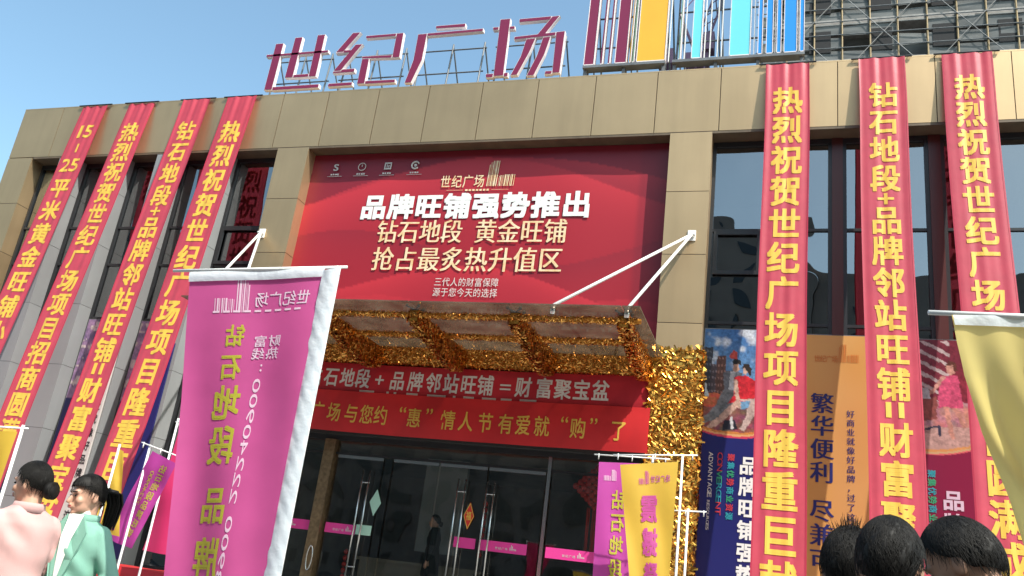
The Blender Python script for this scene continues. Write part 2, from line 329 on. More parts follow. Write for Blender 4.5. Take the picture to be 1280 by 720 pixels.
for (x0, x1) in ((-18.02,-17.28), (-10.5,-9.74), (-2.13,-1.37), (7.0,7.76)):
    p = MB(); zs = [.95, 2.5, 3.7, 4.9, 6.06, 7.32, 8.54, FZ0-.012]
    for a, b in zip(zs[:-1], zs[1:]): p.box(x0, x1, 0.003, .55, a+.006, b-.006)
    p.box(x0+.01, x1-.01, .012, .54, .95, FZ0-.02, 1)
    p.build('pillar', [M['tan'], M['dark']], B)
FINS = [-15.93, -14.53, -13.13, -11.73]
for x in FINS:
    p = MB(); zs = [.95, 2.0, 3.4, 4.75, 6.1, 7.5, 8.8, FZ0-.055]
    for a, b in zip(zs[:-1], zs[1:]): p.box(x-.5, x, .004, .55, a+.004, b-.004)
    p.box(x-.49, x-.01, .012, .54, .95, FZ0-.06, 1); p.build('pilaster', [M['silver'], M['dark']], B)
def window(x0, x1, z0, z1, trans, mull=(), fw=.06, y=WY, opener=None, extra=()):
    f = MB(); f.box(x0, x1, y-.04, y+.05, z1-.09, z1); f.box(x0, x1, y-.04, y+.05, z0, z0+.09)
    f.box(x0, x0+fw, y-.041, y+.051, z0+.09, z1-.09); f.box(x1-fw, x1, y-.041, y+.051, z0+.09, z1-.09)
    for t in trans: f.box(x0+fw, x1-fw, y-.03, y+.04, t-.025, t+.025)
    for mx in mull: f.box(mx-.03, mx+.03, y-.025, y+.035, z0+.09, z1-.09)
    if opener:
        a, b, c, d = opener
        for q in ((a,b,d-.07,d),(a,b,c,c+.07)): f.box(q[0], q[1], y-.07, y-.031, q[2], q[3])
        for q in ((a,a+.07),(b-.07,b)): f.box(q[0], q[1], y-.07, y-.031, c+.07, d-.07)
    w = f.build('window', M['frame'], B)
    MB().box(x0+.02, x1-.02, y+.004, y+.012, z0+.02, z1-.02).build('pane', M['winglass'], w)
    return w
edges = [-17.28]+[v for x in FINS for v in (x-.5, x)]+[-10.5]
for i in range(0, 10, 2): window(edges[i], edges[i+1], .97, FZ0-.06, (8.05, 7.15, 5.9, 5.3), opener=(edges[i]+.06, edges[i+1]-.06, 7.18, 8.03) if i in (8,) else None)
window(-1.37, .69, .97, FZ0-.06, (7.93, 6.2), mull=(-.44,), opener=(-1.28,-.47,7.08,7.9))
window(.87, 2.24, .97, FZ0-.06, (7.93, 6.2)); window(2.43, 3.8, .97, FZ0-.06, (7.93, 6.2)); window(3.98, 7.0, .97, FZ0-.06, (7.93, 6.2), mull=(5.5,)); window(7.76, 11.9, .97, FZ0-.06, (7.93, 6.2), mull=(9.0,10.4))
for a, b in ((.69,.87), (2.24,2.43), (3.8,3.98)): MB().box(a, b, WY-.06, WY+.3, .97, FZ0-.06).build('mullion', M['maroon'], B)
# rooms behind the glass (dark), upper floor slab
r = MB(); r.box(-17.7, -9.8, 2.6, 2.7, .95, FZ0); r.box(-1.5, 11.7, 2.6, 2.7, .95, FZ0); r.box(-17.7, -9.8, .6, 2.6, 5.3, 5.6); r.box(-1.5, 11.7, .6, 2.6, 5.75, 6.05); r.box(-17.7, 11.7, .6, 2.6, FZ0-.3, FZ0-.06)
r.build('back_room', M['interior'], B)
# wall behind the billboard, above the doors
MB().box(-9.74, -2.13, .32, .5, 3.8, FZ0-.06).build('spandrel', M['dark'], B)
# entrance hall
r = MB(); r.box(-9.7, -2.1, 6.5, 6.6, .95, 3.95); r.box(-9.74, -9.6, .7, 6.5, .95, 3.95); r.box(-2.2, -2.13, .7, 6.5, .95, 3.95); r.box(-9.7, -2.1, .51, 6.5, 3.82, 3.95); r.box(-9.6, -2.2, .7, 6.5, .9, .955)
r.build('entrance_hall', M['hallwall'], B)
MB().box(-7.0, -6.1, 2.5, 2.62, 1.95, 3.78).build('hall_pillar', M['intgrey'], B)
c = MB(); c.box(-8.0, -5.6, 2.2, 2.8, .955, 1.66); c.box(-8.05, -5.55, 2.15, 2.85, 1.66, 1.72); c.build('reception_counter', M['counter'], B)
# doors: four leaves plus side lights; strip, handles
DY = .6
tr = MB(); tr.box(-9.74, -2.13, DY-.05, DY+.06, 3.72, 3.82); tr.box(-9.74, -2.13, DY-.03, DY+.04, 3.46, 3.5); tr.build('door_head', M['frame'], B)
tp = MB(); tp.box(-9.74, -2.13, DY, DY+.012, 3.5, 3.72).build('transom_light', M['doorglass'], B)
def dstrip(parent, x0, x1, material=None, marks=True):
    t = MB(); t.box(x0, x1, DY-.008, DY-.004, 2.04, 2.215); sp = t.build('film_strip', material or M['magenta'], parent)
    if marks and x1-x0 > .3:
        q = MB(); P = lambda u,v,e=0: (u, DY-.011-e, v); cx = (x0+x1)/2 + .12
        for j, (dx, h) in enumerate(((0,.05),(.022,.09),(.044,.07),(.066,.03),(.088,.03),(.105,.025))): q.box(cx+dx, cx+dx+.011, DY-.012, DY-.009, 2.09, 2.09+h)
        row(q, '世纪广场', .01, P, cx-.27, 2.105, .05, .045, .06); q.build('lettering', M['paleprint'], sp)
leaves = [(-8.02,-7.06), (-6.86,-5.95) , (-5.93,-5.02), (-5.0,-3.95)]
for i, (a, b) in enumerate(leaves):
    d = MB(); d.box(a+.006, b-.006, DY, DY+.012, 1.0, 3.455); door = d.build('glass_door', M['doorglass'], B)
    f = MB(); f.box(a+.006, b-.006, DY-.012, DY+.024, .96, 1.06); f.box(a+.006, b-.006, DY-.012, DY+.024, 3.40, 3.455); f.build('door_rail', M['steel'], door)
    hx = (-7.39, a+.3, -5.51, -4.97)[i]; h = MB()
    for yy in (() if i == 1 else (-.09,)): 
        for dx in (0, .14): h.tube([(hx+dx, DY+yy, 1.25), (hx+dx, DY+yy, 3.2)], .016, 10)
    for zz in (() if i == 1 else (1.5, 2.98)): h.tube([(hx-.02, DY-.09, zz), (hx+.16, DY-.09, zz)], .012, 8); h.tube([(hx, DY-.09, zz), (hx, DY, zz)], .012, 8)
    if i != 1: h.build('pull_handle', M['steel'], door, True)
    if i in (0,): dstrip(door, a+.01, -7.4)
    elif i == 2: dstrip(door, -5.48, b-.06, marks=False)
    elif i == 3: dstrip(door, a+.01, b-.2)
    if i == 0: MB().box(-7.385, -7.08, DY-.008, DY-.004, 2.06, 2.235).build('notice', M['mint'], door)
for a, b, s in ((-9.70,-8.30,(-9.4,-8.32)), (-7.04,-6.88,None), (-3.84,-2.15,(-3.82,-2.95))):
    d = MB(); d.box(a, b, DY+.001, DY+.013, .98, 3.455); sd = d.build('side_light', M['doorglass'], B)
    if s: dstrip(sd, *s)
MB().box(-8.28, -8.06, DY-.12, DY+.08, .95, 3.72).build('door_post', M['bronze'], B)
q = MB(); q.box(-3.92, -3.86, DY-.05, DY+.03, .95, 3.72); q.build('door_post', M['steel'], B)
h = MB(); h.tube([(-8.13+.05*math.sin(t)*1.1, DY-.16, 1.56+.21*math.cos(t)) for t in np.linspace(0, 2*math.pi, 25)], .014, 8); h.build('door_pull', M['steel'], B, True)
# paper decorations on the doors
def diamond(x, z, w, h, m, lab, letter=None):
    t = MB(); t.add([(x, DY-.03, z+h/2), (x-w/2, DY-.03, z), (x, DY-.03, z-h/2), (x+w/2, DY-.03, z), (x, DY-.026, z+h/2), (x-w/2, DY-.026, z), (x, DY-.026, z-h/2), (x+w/2, DY-.026, z)], [(0,1,2,3),(7,6,5,4),(0,4,5,1),(1,5,6,2),(2,6,7,3),(3,7,4,0)])
    th = thing('paper_diamond', lab, 'decoration', (x, DY-.03, z)); t.build('sheet', m, th)
    if letter:
        q = MB(); char(q, letter, .015, lambda u,v,e=0: (u, DY-.034-e, v), x, z, w*.5, h*.34); q.build('lettering', M['goldpaper'], th)
        e = MB()
        for s1, s2 in ((1,1),(1,-1),(-1,1),(-1,-1)): e.tube([(x, DY-.034, z+s1*h*.46), (x+s2*w*.46, DY-.034, z)], .006, 4)
        e.build('border', M['goldpaper'], th)
diamond(-7.08, 2.645, .23, .48, M['mint'], 'pale green paper diamond on the left glass door beside its handle')
diamond(-5.255, 2.585, .2, .47, M['redpaper'], 'red paper diamond with gold writing on the middle glass door', '福')
# red knot hanging behind right side light
kn = thing('chinese_knot', 'large red hanging knot with tassel behind the right glass panel', 'decoration', (-3.1, .85, 3.3))
t = MB()
for i in range(6):
    for j in range(6):
        u, v = (i-2.5)*.085, (j-2.5)*.085; t.ell((-3.1+(u+v)*.707*1.2, .85, 3.3+(u-v)*.707*1.1), (.06,.03,.06), 8, 6)
t.build('knot', M['redpaper'], kn, True)
t = MB()
for dx in (-.1, 0, .1):
    for _ in range(7): x = -3.1+dx+RNG.uniform(-.03,.03); t.tube([(x, .85, 2.95), (x+RNG.uniform(-.02,.02), .85, 2.15)], .006, 5)
t.build('tassel', M['redpaper'], kn)
for i, (x, z0) in enumerate(((-7.68,1.75),(-5.1,2.85))):
    ch = MB()
    for j in range(9): ch.ell((x, .95, z0-.11*j), (.045,.045,.05), 8, 6)
    ch.solo('firecracker_string', M['redpaper'], ('string of red paper firecrackers hanging behind the left glass door' if i == 0 else 'string of red paper firecrackers hanging behind the right glass door'), 'decoration', smooth=True)
# ================================================================== BILLBOARD
BX0, BX1, BZ0, BZ1 = -9.74, -2.13, 5.35, FZ0-.06; BY = .30
bb = thing('billboard', 'big red billboard with white and gold slogans above the entrance canopy', 'billboard', (-5.9, BY, BZ0))
def sstep(a, b, x): t = np.clip((x-a)/(b-a), 0, 1); return t*t*(3-2*t)
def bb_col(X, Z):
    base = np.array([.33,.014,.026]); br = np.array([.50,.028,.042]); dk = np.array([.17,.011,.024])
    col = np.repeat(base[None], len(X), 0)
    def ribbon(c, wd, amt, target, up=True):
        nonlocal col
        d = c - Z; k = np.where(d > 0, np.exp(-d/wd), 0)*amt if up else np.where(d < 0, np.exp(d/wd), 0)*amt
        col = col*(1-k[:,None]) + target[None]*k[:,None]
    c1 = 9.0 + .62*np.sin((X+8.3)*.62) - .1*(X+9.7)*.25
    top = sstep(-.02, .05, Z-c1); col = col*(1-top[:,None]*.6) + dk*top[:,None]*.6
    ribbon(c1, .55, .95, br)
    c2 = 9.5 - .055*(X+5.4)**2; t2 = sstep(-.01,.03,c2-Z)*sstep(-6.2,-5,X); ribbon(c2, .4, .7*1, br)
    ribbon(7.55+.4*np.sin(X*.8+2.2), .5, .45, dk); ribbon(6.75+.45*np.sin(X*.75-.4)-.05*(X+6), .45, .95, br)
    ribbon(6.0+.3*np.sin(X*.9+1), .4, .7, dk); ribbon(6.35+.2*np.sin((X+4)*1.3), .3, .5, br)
    e = sstep(-2.75,-2.62,X); col = col*(1-e[:,None]*.45)+dk*e[:,None]*.45  # pillar's shadow painted into the print as a dark right-hand strip
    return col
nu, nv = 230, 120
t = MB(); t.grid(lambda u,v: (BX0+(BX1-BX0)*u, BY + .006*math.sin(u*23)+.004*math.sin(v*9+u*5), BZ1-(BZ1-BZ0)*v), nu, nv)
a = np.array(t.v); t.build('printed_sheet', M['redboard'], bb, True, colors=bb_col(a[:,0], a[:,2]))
PB = lambda u,v,e=0: (u, BY-.022-e, v)
t = MB(); row(t, '品牌旺铺强势推出', .040, PB, -8.40, 8.45, .575, .56, .608); t.build('headline', M['white'], bb)
t = MB(); row(t, '钻石地段', -.004, PB, -7.93, 7.90, .46, .53, .465, song=.035); row(t, '黄金旺铺', -.004, PB, -5.83, 7.90, .46, .53, .465, song=.035); t.build('slogan', M['goldprint'], bb); t = MB()
row(t, '抢占最炙热升值区', -.004, PB, -7.93, 7.31, .48, .54, .492, song=.035); t.build('slogan', M['goldprint'], bb)
t = MB(); row(t, '三代人的财富保障', 0, PB, -6.50, 6.84, .16, .19, .165); row(t, '源于您今天的选择', 0, PB, -6.50, 6.63, .16, .19, .165); t.build('small_print', M['paleprint'], bb)
for i, x in enumerate((-9.16,-8.55,-7.95,-7.33)):            # four small emblems with captions
    z = 9.385; t = MB()
    if i == 0: char(t, 'S', .03, PB, x, z, .11, .15)
    elif i == 1:
        t.tube([(x+.085*math.cos(q), BY-.022, z+.085*math.sin(q)) for q in np.linspace(0, 2*math.pi, 21)], .009, 6); t.box(x-.008, x+.008, BY-.026, BY-.02, z, z+.05)
    elif i == 2: t.box(x-.08, x-.055, BY-.026, BY-.02, z-.08, z+.08); t.box(x+.055, x+.08, BY-.026, BY-.02, z-.08, z+.08); t.box(x-.054, x+.054, BY-.026, BY-.02, z+.05, z+.08); t.box(x-.054, x+.054, BY-.026, BY-.02, z-.08, z-.05); t.box(x-.03, x-.01, BY-.026, BY-.02, z-.04, z+.04); t.box(x+.01, x+.03, BY-.026, BY-.02, z-.04, z+.02)
    else:
        t.tube([(x+.08*math.cos(q), BY-.022, z+.08*math.sin(q)) for q in np.linspace(.4, 5.6, 19)], .018, 6); t.ell((x, BY-.02, z), (.035,.008,.035), 10, 6)
    for j, ww in enumerate((.036,.03,.04,.034)): t.box(x-.1+.052*j, x-.1+.052*j+ww, BY-.024, BY-.019, z-.185, z-.15)
    t.box(x-.17, x+.17, BY-.024, BY-.019, z-.215, z-.207); t.build('emblem', M['paleprint'], bb)
def bar_logo(mb, x, z, sx, sz, P):                            # the mall's emblem: tall bars, then short bars
    for (dx, w, h) in ((0,.03,.85),(.05,.012,.95),(.085,.012,.95),(.12,.035,1.),(.18,.015,1.),(.22,.06,1.),(.31,.03,1.),(.40,.012,.40),(.44,.03,.42),(.50,.012,.42),(.54,.012,.42),(.59,.05,.45),(.67,.02,.45),(.71,.035,.45),(.79,.02,.45),(.83,.045,.45),(.92,.02,.45)):
        s = .06*h
        mb.add([P((x+(dx)*sx), z), P(x+(dx+w)*sx, z), P(x+(dx+w+s*.6)*sx, z+h*sz), P(x+(dx+s*.6)*sx, z+h*sz)], [(0,1,2,3)])
t = MB(); row(t, '世纪广场', .01, PB, -6.72, 8.99, .225, .30, .24); bar_logo(t, -5.72, 8.87, .60, .56, PB)
t.box(-6.55, -6.2, BY-.024, BY-.02, 8.79, 8.796); t.box(-5.6, -5.25, BY-.024, BY-.02, 8.79, 8.796)
for j in range(7): t.box(-6.15+.075*j, -6.15+.075*j+.05, BY-.024, BY-.02, 8.77, 8.81)
t.build('logo', M['goldprint'], bb)
# ================================================================== CANOPY
cn = thing('entrance_canopy', 'glass entrance canopy on gold tinsel wrapped beams hung from white rods', 'canopy', (-5.95, 0, 5.4))
xs = [-9.75, -8.85, -7.2, -5.55, -3.9, -2.25, -1.98]
for a, b in zip(xs[:-1], xs[1:]):
    MB().box(a+.008, b-.008, -2.62, -.06, 5.42, 5.44).build('glass_panel', M['canopyglass'], cn)
for x in (-8.85, -7.2, -5.55, -3.9, -2.25):
    def zb(y): return 5.20 - .26*max(0, min(1, (y+2.3)/1.6))**.8 + (.14*max(0,(y+.5)/.5)**2 if y > -.5 else 0)
    t = MB(); ys = np.linspace(-2.36, -.10, 13)
    for y0, y1 in zip(ys[:-1], ys[1:]):
        w = .07
        t.add([(x-w,y0,zb(y0)),(x+w,y0,zb(y0)),(x+w,y0,5.37),(x-w,y0,5.37),(x-w,y1,zb(y1)),(x+w,y1,zb(y1)),(x+w,y1,5.37),(x-w,y1,5.37)], [(0,1,2,3),(5,4,7,6),(0,4,5,1),(1,5,6,2),(2,6,7,3),(3,7,4,0)])
    bm = t.build('beam', M['goldbase'], cn)
    smp = []
    for _ in range(1100):
        y = RNG.uniform(-2.36, -.08); q = RNG.integers(0, 3); z = RNG.uniform(zb(y), 5.37)
        smp.append(((x-.08,y,z),(-1,0,0)) if q == 0 else ((x+.08,y,z),(1,0,0)) if q == 1 else ((x+RNG.uniform(-.07,.07),y,zb(y)-.005),(0,0,-1)))
    t = MB(); tinsel(t, smp, .10, .032, .014); t.build('tinsel', M['shadefoil'], bm)
for (y, z) in ((-2.34, 5.30), (-1.35, 5.27)):
    t = MB(); t.tube([(-9.7, y, z), (-2.0 if y < -2 else -2.2, y, z)], .042, 8); bm = t.build('cross_tube', M['goldbase'], cn)
    t = MB(); tinsel(t, tube_samples(1700, (-9.7,y,z), (-2.05,y,z), .05), .07, .018, .006); t.build('tinsel', M['shadefoil'], bm)
for x in (-8.85, -7.2, -5.55, -3.9, -2.25):
    t = MB()
    for sx, sy in ((1,1),(1,-1),(-1,1),(-1,-1)): t.tube([(x,-2.34,5.39),(x+sx*.10,-2.34+sy*.10,5.412)], .012, 6); t.tube([(x+sx*.10,-2.34+sy*.10,5.405),(x+sx*.10,-2.34+sy*.10,5.45)], .024, 8)
    t.build('spider_fitting', M['grey'], cn)
for bx, bz, ends in ((-1.63, 7.67, ((-3.28,-2.5,5.46),(-2.2,-2.42,5.46))), (-10.39, 7.74, ((-9.55,-2.42,5.46),(-8.7,-2.5,5.46)))):
    br = MB(); br.box(bx-.07, bx+.07, -.02, -.001, bz-.1, bz+.1); br.tube([(bx-.06,-.06,bz),(bx+.06,-.06,bz)], .03, 8); br.box(bx-.02, bx+.02, -.08, -.02, bz-.04, bz+.04); br.build('bracket', M['whitemetal'], cn)
    for e in ends:
        MB().tube([(bx, -.05, bz), e], .026, 10).build('tie_rod', M['whitemetal'], cn, True)
        MB().tube([e, (e[0], e[1], e[2]-.14)], .045, 10).build('rod_clamp', M['steel'], cn, True)
# gold header and wrapped pillars
def wrap(name, lab, n, x0, x1, y0, y1, z0, z1, faces, group=None, L=.17, w=.04, lift=.05, foil='gold'):
    th = thing(name, lab, 'foil decoration', ((x0+x1)/2, y0, z0), group)
    t = MB(); t.box(x0, x1, y0, y1, z0, z1); t.build('backing', M['goldbase'], th)
    t = MB(); tinsel(t, box_samples(n, x0, x1, y0, y1, z0, z1, faces), L, w, lift); t.build('tinsel', M[foil], th)
wrap('tinsel_header', 'band of crumpled gold tinsel across the wall above the entrance', 6500, -9.7, -2.16, -.05, .29, 5.10, 5.60, '-y-z', L=.08, w=.03, lift=.006, foil='shadefoil')
wrap('tinsel_column', 'gold tinsel wrapped round the pillar right of the entrance doors', 3600, -2.17, -1.33, -.05, .36, .96, 5.58, '-y+x-x', L=.17, w=.055, lift=.014)
wrap('tinsel_column', 'gold tinsel wrapped round the pillar left of the entrance doors', 2400, -10.54, -9.70, -.05, .36, .96, 5.58, '-y+x-x', L=.17, w=.055, lift=.014)
# two horizontal banners over the doors
def hbanner(name, lab, x0, x1, z0, z1, y, m, build):
    th = thing(name, lab, 'banner', ((x0+x1)/2, y, z0), 'horizontal banners over the entrance')
    P = lambda u,v,e=0: (u, y-.03*math.sin((v-z0)/(z1-z0)*math.pi)-.008*math.sin(u*2.1+v*5)-.006*math.sin(u*5.3-v*3)-e, v-.03*math.sin((u-x0)/(x1-x0)*math.pi))
    t = MB(); t.grid(lambda a,b: P(x0+(x1-x0)*a, z1-(z1-z0)*b), 150, 14); t.build('cloth', m, th, True)
    build(th, lambda u,v,e=0: P(u, v, .007+e), y); return th
def up(th, P, y):
    t = MB()
    for ch, x in zip('钻石地段品牌邻站旺铺财富聚宝盆', (-8.49,-8.13,-7.79,-7.47,-6.77,-6.41,-6.06,-5.72,-5.38,-5.06,-4.36,-3.99,-3.66,-3.33,-3.0)): char(t, ch, .018, P, x, 4.82, .31, .38)
    char(t, '+', .02, P, -7.13, 4.81, .17, .17); char(t, '=', .02, P, -4.69, 4.80, .19, .1)
    for x, w in ((-7.5,.3),(-6.95,.05),(-6.8,.05),(-6.55,.22),(-6.15,.36),(-5.65,.05),(-5.45,.2),(-5.1,.26),(-4.75,.2),(-4.4,.3)): t.add([P(x,4.565),P(x+w,4.565),P(x+w,4.60),P(x,4.60)], [(0,1,2,3)])
    t.build('lettering', M['paleprint'], th)
def low(th, P, y):
    t = MB()
    for ch, x in zip('世纪广场与您约惠情人节有爱就购了', (-8.9,-8.56,-8.22,-7.88,-7.53,-7.22,-6.93,-6.28,-5.63,-5.30,-4.94,-4.57,-4.26,-3.93,-3.30,-2.62)): char(t, ch, .012, P, x, 4.14, .28, .36)
    for ch, x in zip('“”“”', (-6.51,-6.0,-3.54,-3.04)): char(t, ch, .01, P, x, 4.27, .12, .1)
    t.build('lettering', M['ochre'], th)
hbanner('door_banner', 'dark red banner with pale writing directly under the gold tinsel header', -9.7, -2.17, 4.40, 5.10, .02, M['dkred'], up)
hbanner('door_banner', 'bright red banner with gold writing stretched just above the glass doors', -9.7, -2.13, 3.80, 4.55, -.08, M['red2'], low)
# ================================================================== VERTICAL BANNERS
def vbanner(xc, w, lab, cells, cw, chh, zbot=1.15, ph=0., group='long red vertical banners on the facade', bold=.026):
    top = 11.06; amp = .0045
    def P(u, v, e=0):                                        # u in metres from the centre, v = world z
        s = top - v; y = -.05 - .1*s - .02*math.sin(max(0, s)*.5+ph)
        f = amp*(1+1.6*math.exp(-s*1.6))*(math.sin(u/w*17+ph+.25*s)+.6*math.sin(u/w*31+2*ph-.1*s))
        return Vector((xc + u + .012*math.sin(s*.9+ph)*min(1,s), y+f-e, v))
    th = thing('vertical_banner', lab, 'banner', (xc, -.1, 11.06), group)
    NU = 24; t = MB(); t.grid(lambda a,b: P(-w/2+w*a, top-(top-zbot)*b), NU, 90)
    t.build('cloth', M['red'], th, True)
    MB().tube([(xc-w/2-.12, -.04, 11.085), (xc+w/2+.12, -.04, 11.085)], .017, 8).build('top_rod', M['frame'], th)
    MB().tube([P(-w/2-.05, zbot-.012), P(w/2+.05, zbot-.012)], .014, 8).build('bottom_rod', M['frame'], th)
    for sgn in (-1, 1):
        t = MB(); t.grid(lambda a,b: P(sgn*(w/2-.022+.022*a), top-(top-zbot)*b, .004), 1, 90); t.build('hem', M['hem'], th, True)
        MB().tube([(xc+sgn*(w/2+.10), -.04, 11.085), (xc+sgn*(w/2+.07), -.02, 11.11), (xc+sgn*(w/2+.06), .5, 11.13)], .006, 6).build('tie_cord', M['whitemetal'], th)
    ul = [-w/2+w*i/NU for i in range(NU+1)]; t = MB(); Q = lambda u,v,e=0: P(u, v, .007+e)
    for ch, zc, sw, sh, rot, du in cells:
        if zc > zbot+.2: char(t, ch, bold, Q, du, zc, cw*sw, chh*sh, rot=rot, ulines=ul)
    t.build('lettering', M['yellow'], th)
    return th
def col(text, ztop, pitch, gap=0): return [(c, ztop-pitch*(i+.5), 1, 1, 0, 0) for i, c in enumerate(text) if c != ' ']
T1, T2, T3 = '热烈祝贺世纪广场项目隆重巨献', '钻石地段+品牌邻站旺铺=财富聚宝盆', '热烈祝贺世纪广场项目招商圆满成功'
def eqcol(zt):
    c = col('钻石地段', zt, .5625); z = zt-2.25-.11; c.append(('+', z, .5, .38, 0, 0))
    c += col('品牌邻站旺铺', z-.12, .555); z = z-.12-6*.555-.12; c.append(('=', z, .5, .42, math.pi/2, 0)); c += col('财富聚宝盆', z-.16, .565); return c
vbanner(-.085, .75, 'long red vertical banner between the gold column and the orange poster', col(T1, 10.55, .632), .52, .60, ph=.3)
vbanner(1.49, .75, 'long red vertical banner between the orange poster and the maroon poster', eqcol(10.53), .47, .53, ph=1.7)
vbanner(2.84, .78, 'long red vertical banner at the far right, partly behind the big yellow flag', col(T3, 10.62, .5525), .47, .53, ph=2.9)
l1 = [('1', 10.33, .17, .62, 0, -.12), ('5', 10.33, .42, .62, 0, .12), ('1', 9.86, .05, .5, 0, 0), ('2', 9.39, .42, .62, 0, -.13), ('5', 9.39, .42, .62, 0, .13)] + col('平米黄金旺铺小', 9.07, .594)
l1[2] = ('-', 9.86, .10, .42, 0, 0)
vbanner(-15.82, .72, 'long red vertical banner nearest the left corner, starting with digits', l1, .52, .54, ph=4.1)
vbanner(-14.47, .72, 'long red vertical banner second from the left corner of the building', col(T3, 10.52, .545), .50, .53, ph=5.0)
vbanner(-12.90, .72, 'long red vertical banner with plus and equals signs on the left wing', eqcol(10.47), .48, .53, ph=.9)
vbanner(-11.70, .76, 'long red vertical banner just left of the big red billboard', col(T1, 10.42, .618), .52, .58, ph=2.2)
# ================================================================== POSTERS ON THE SHOP WINDOWS
def inpoly(X, Z, poly):
    c = np.zeros(len(X), bool); n = len(poly)
    for i in range(n):
        (x1,z1),(x2,z2) = poly[i], poly[(i+1)%n]
        if z1 == z2: continue
        k = ((z1 > Z) != (z2 > Z)) & (X < (x2-x1)*(Z-z1)/(z2-z1)+x1); c ^= k
    return c
def vnoise(X, Z, s, seed):
    r = np.random.default_rng(seed); T = r.random((64,64)); x, z = X*s, Z*s; xi, zi = np.floor(x).astype(int), np.floor(z).astype(int); fx, fz = x-xi, z-zi
    fx, fz = fx*fx*(3-2*fx), fz*fz*(3-2*fz); g = lambda a,b: T[a%64, b%64]
    return (g(xi,zi)*(1-fx)+g(xi+1,zi)*fx)*(1-fz)+(g(xi,zi+1)*(1-fx)+g(xi+1,zi+1)*fx)*fz
def poster(lab, x0, x1, z0, z1, paint, nu, nv, group='posters on the shop windows', y=.318, photo=True):
    th = thing('window_poster', lab, 'poster', ((x0+x1)/2, y, z0), group)
    t = MB(); t.grid(lambda a,b: (x0+(x1-x0)*a, y, z1-(z1-z0)*b), nu, nv); A = np.array(t.v)
    X, Z = A[:,0], A[:,2]; wx = (vnoise(X,Z,13,71)-.5)*.018+(vnoise(X,Z,31,72)-.5)*.016; wz = (vnoise(X,Z,13,73)-.5)*.018+(vnoise(X,Z,31,74)-.5)*.016
    k = np.clip((Z-4.25)/.1, 0, 1)*(1. if photo else 0.); c = paint(X+wx*k, Z+wz*k); c = c*(1+((vnoise(X,Z,27,75)-.5)*.5+(vnoise(X,Z,60,76)-.5)*.5)*k)[:,None]
    t.build('printed_sheet', M['poster'], th, colors=np.clip(c, 0, 1))
    e = MB(); e.box(x0-.015, x1+.015, y+.002, y+.012, z0-.015, z1+.015); e.build('backing', M['grey'], th)
    return th
def mixc(c, k, col): return c*(1-k[:,None]) + np.array(col)[None]*k[:,None]
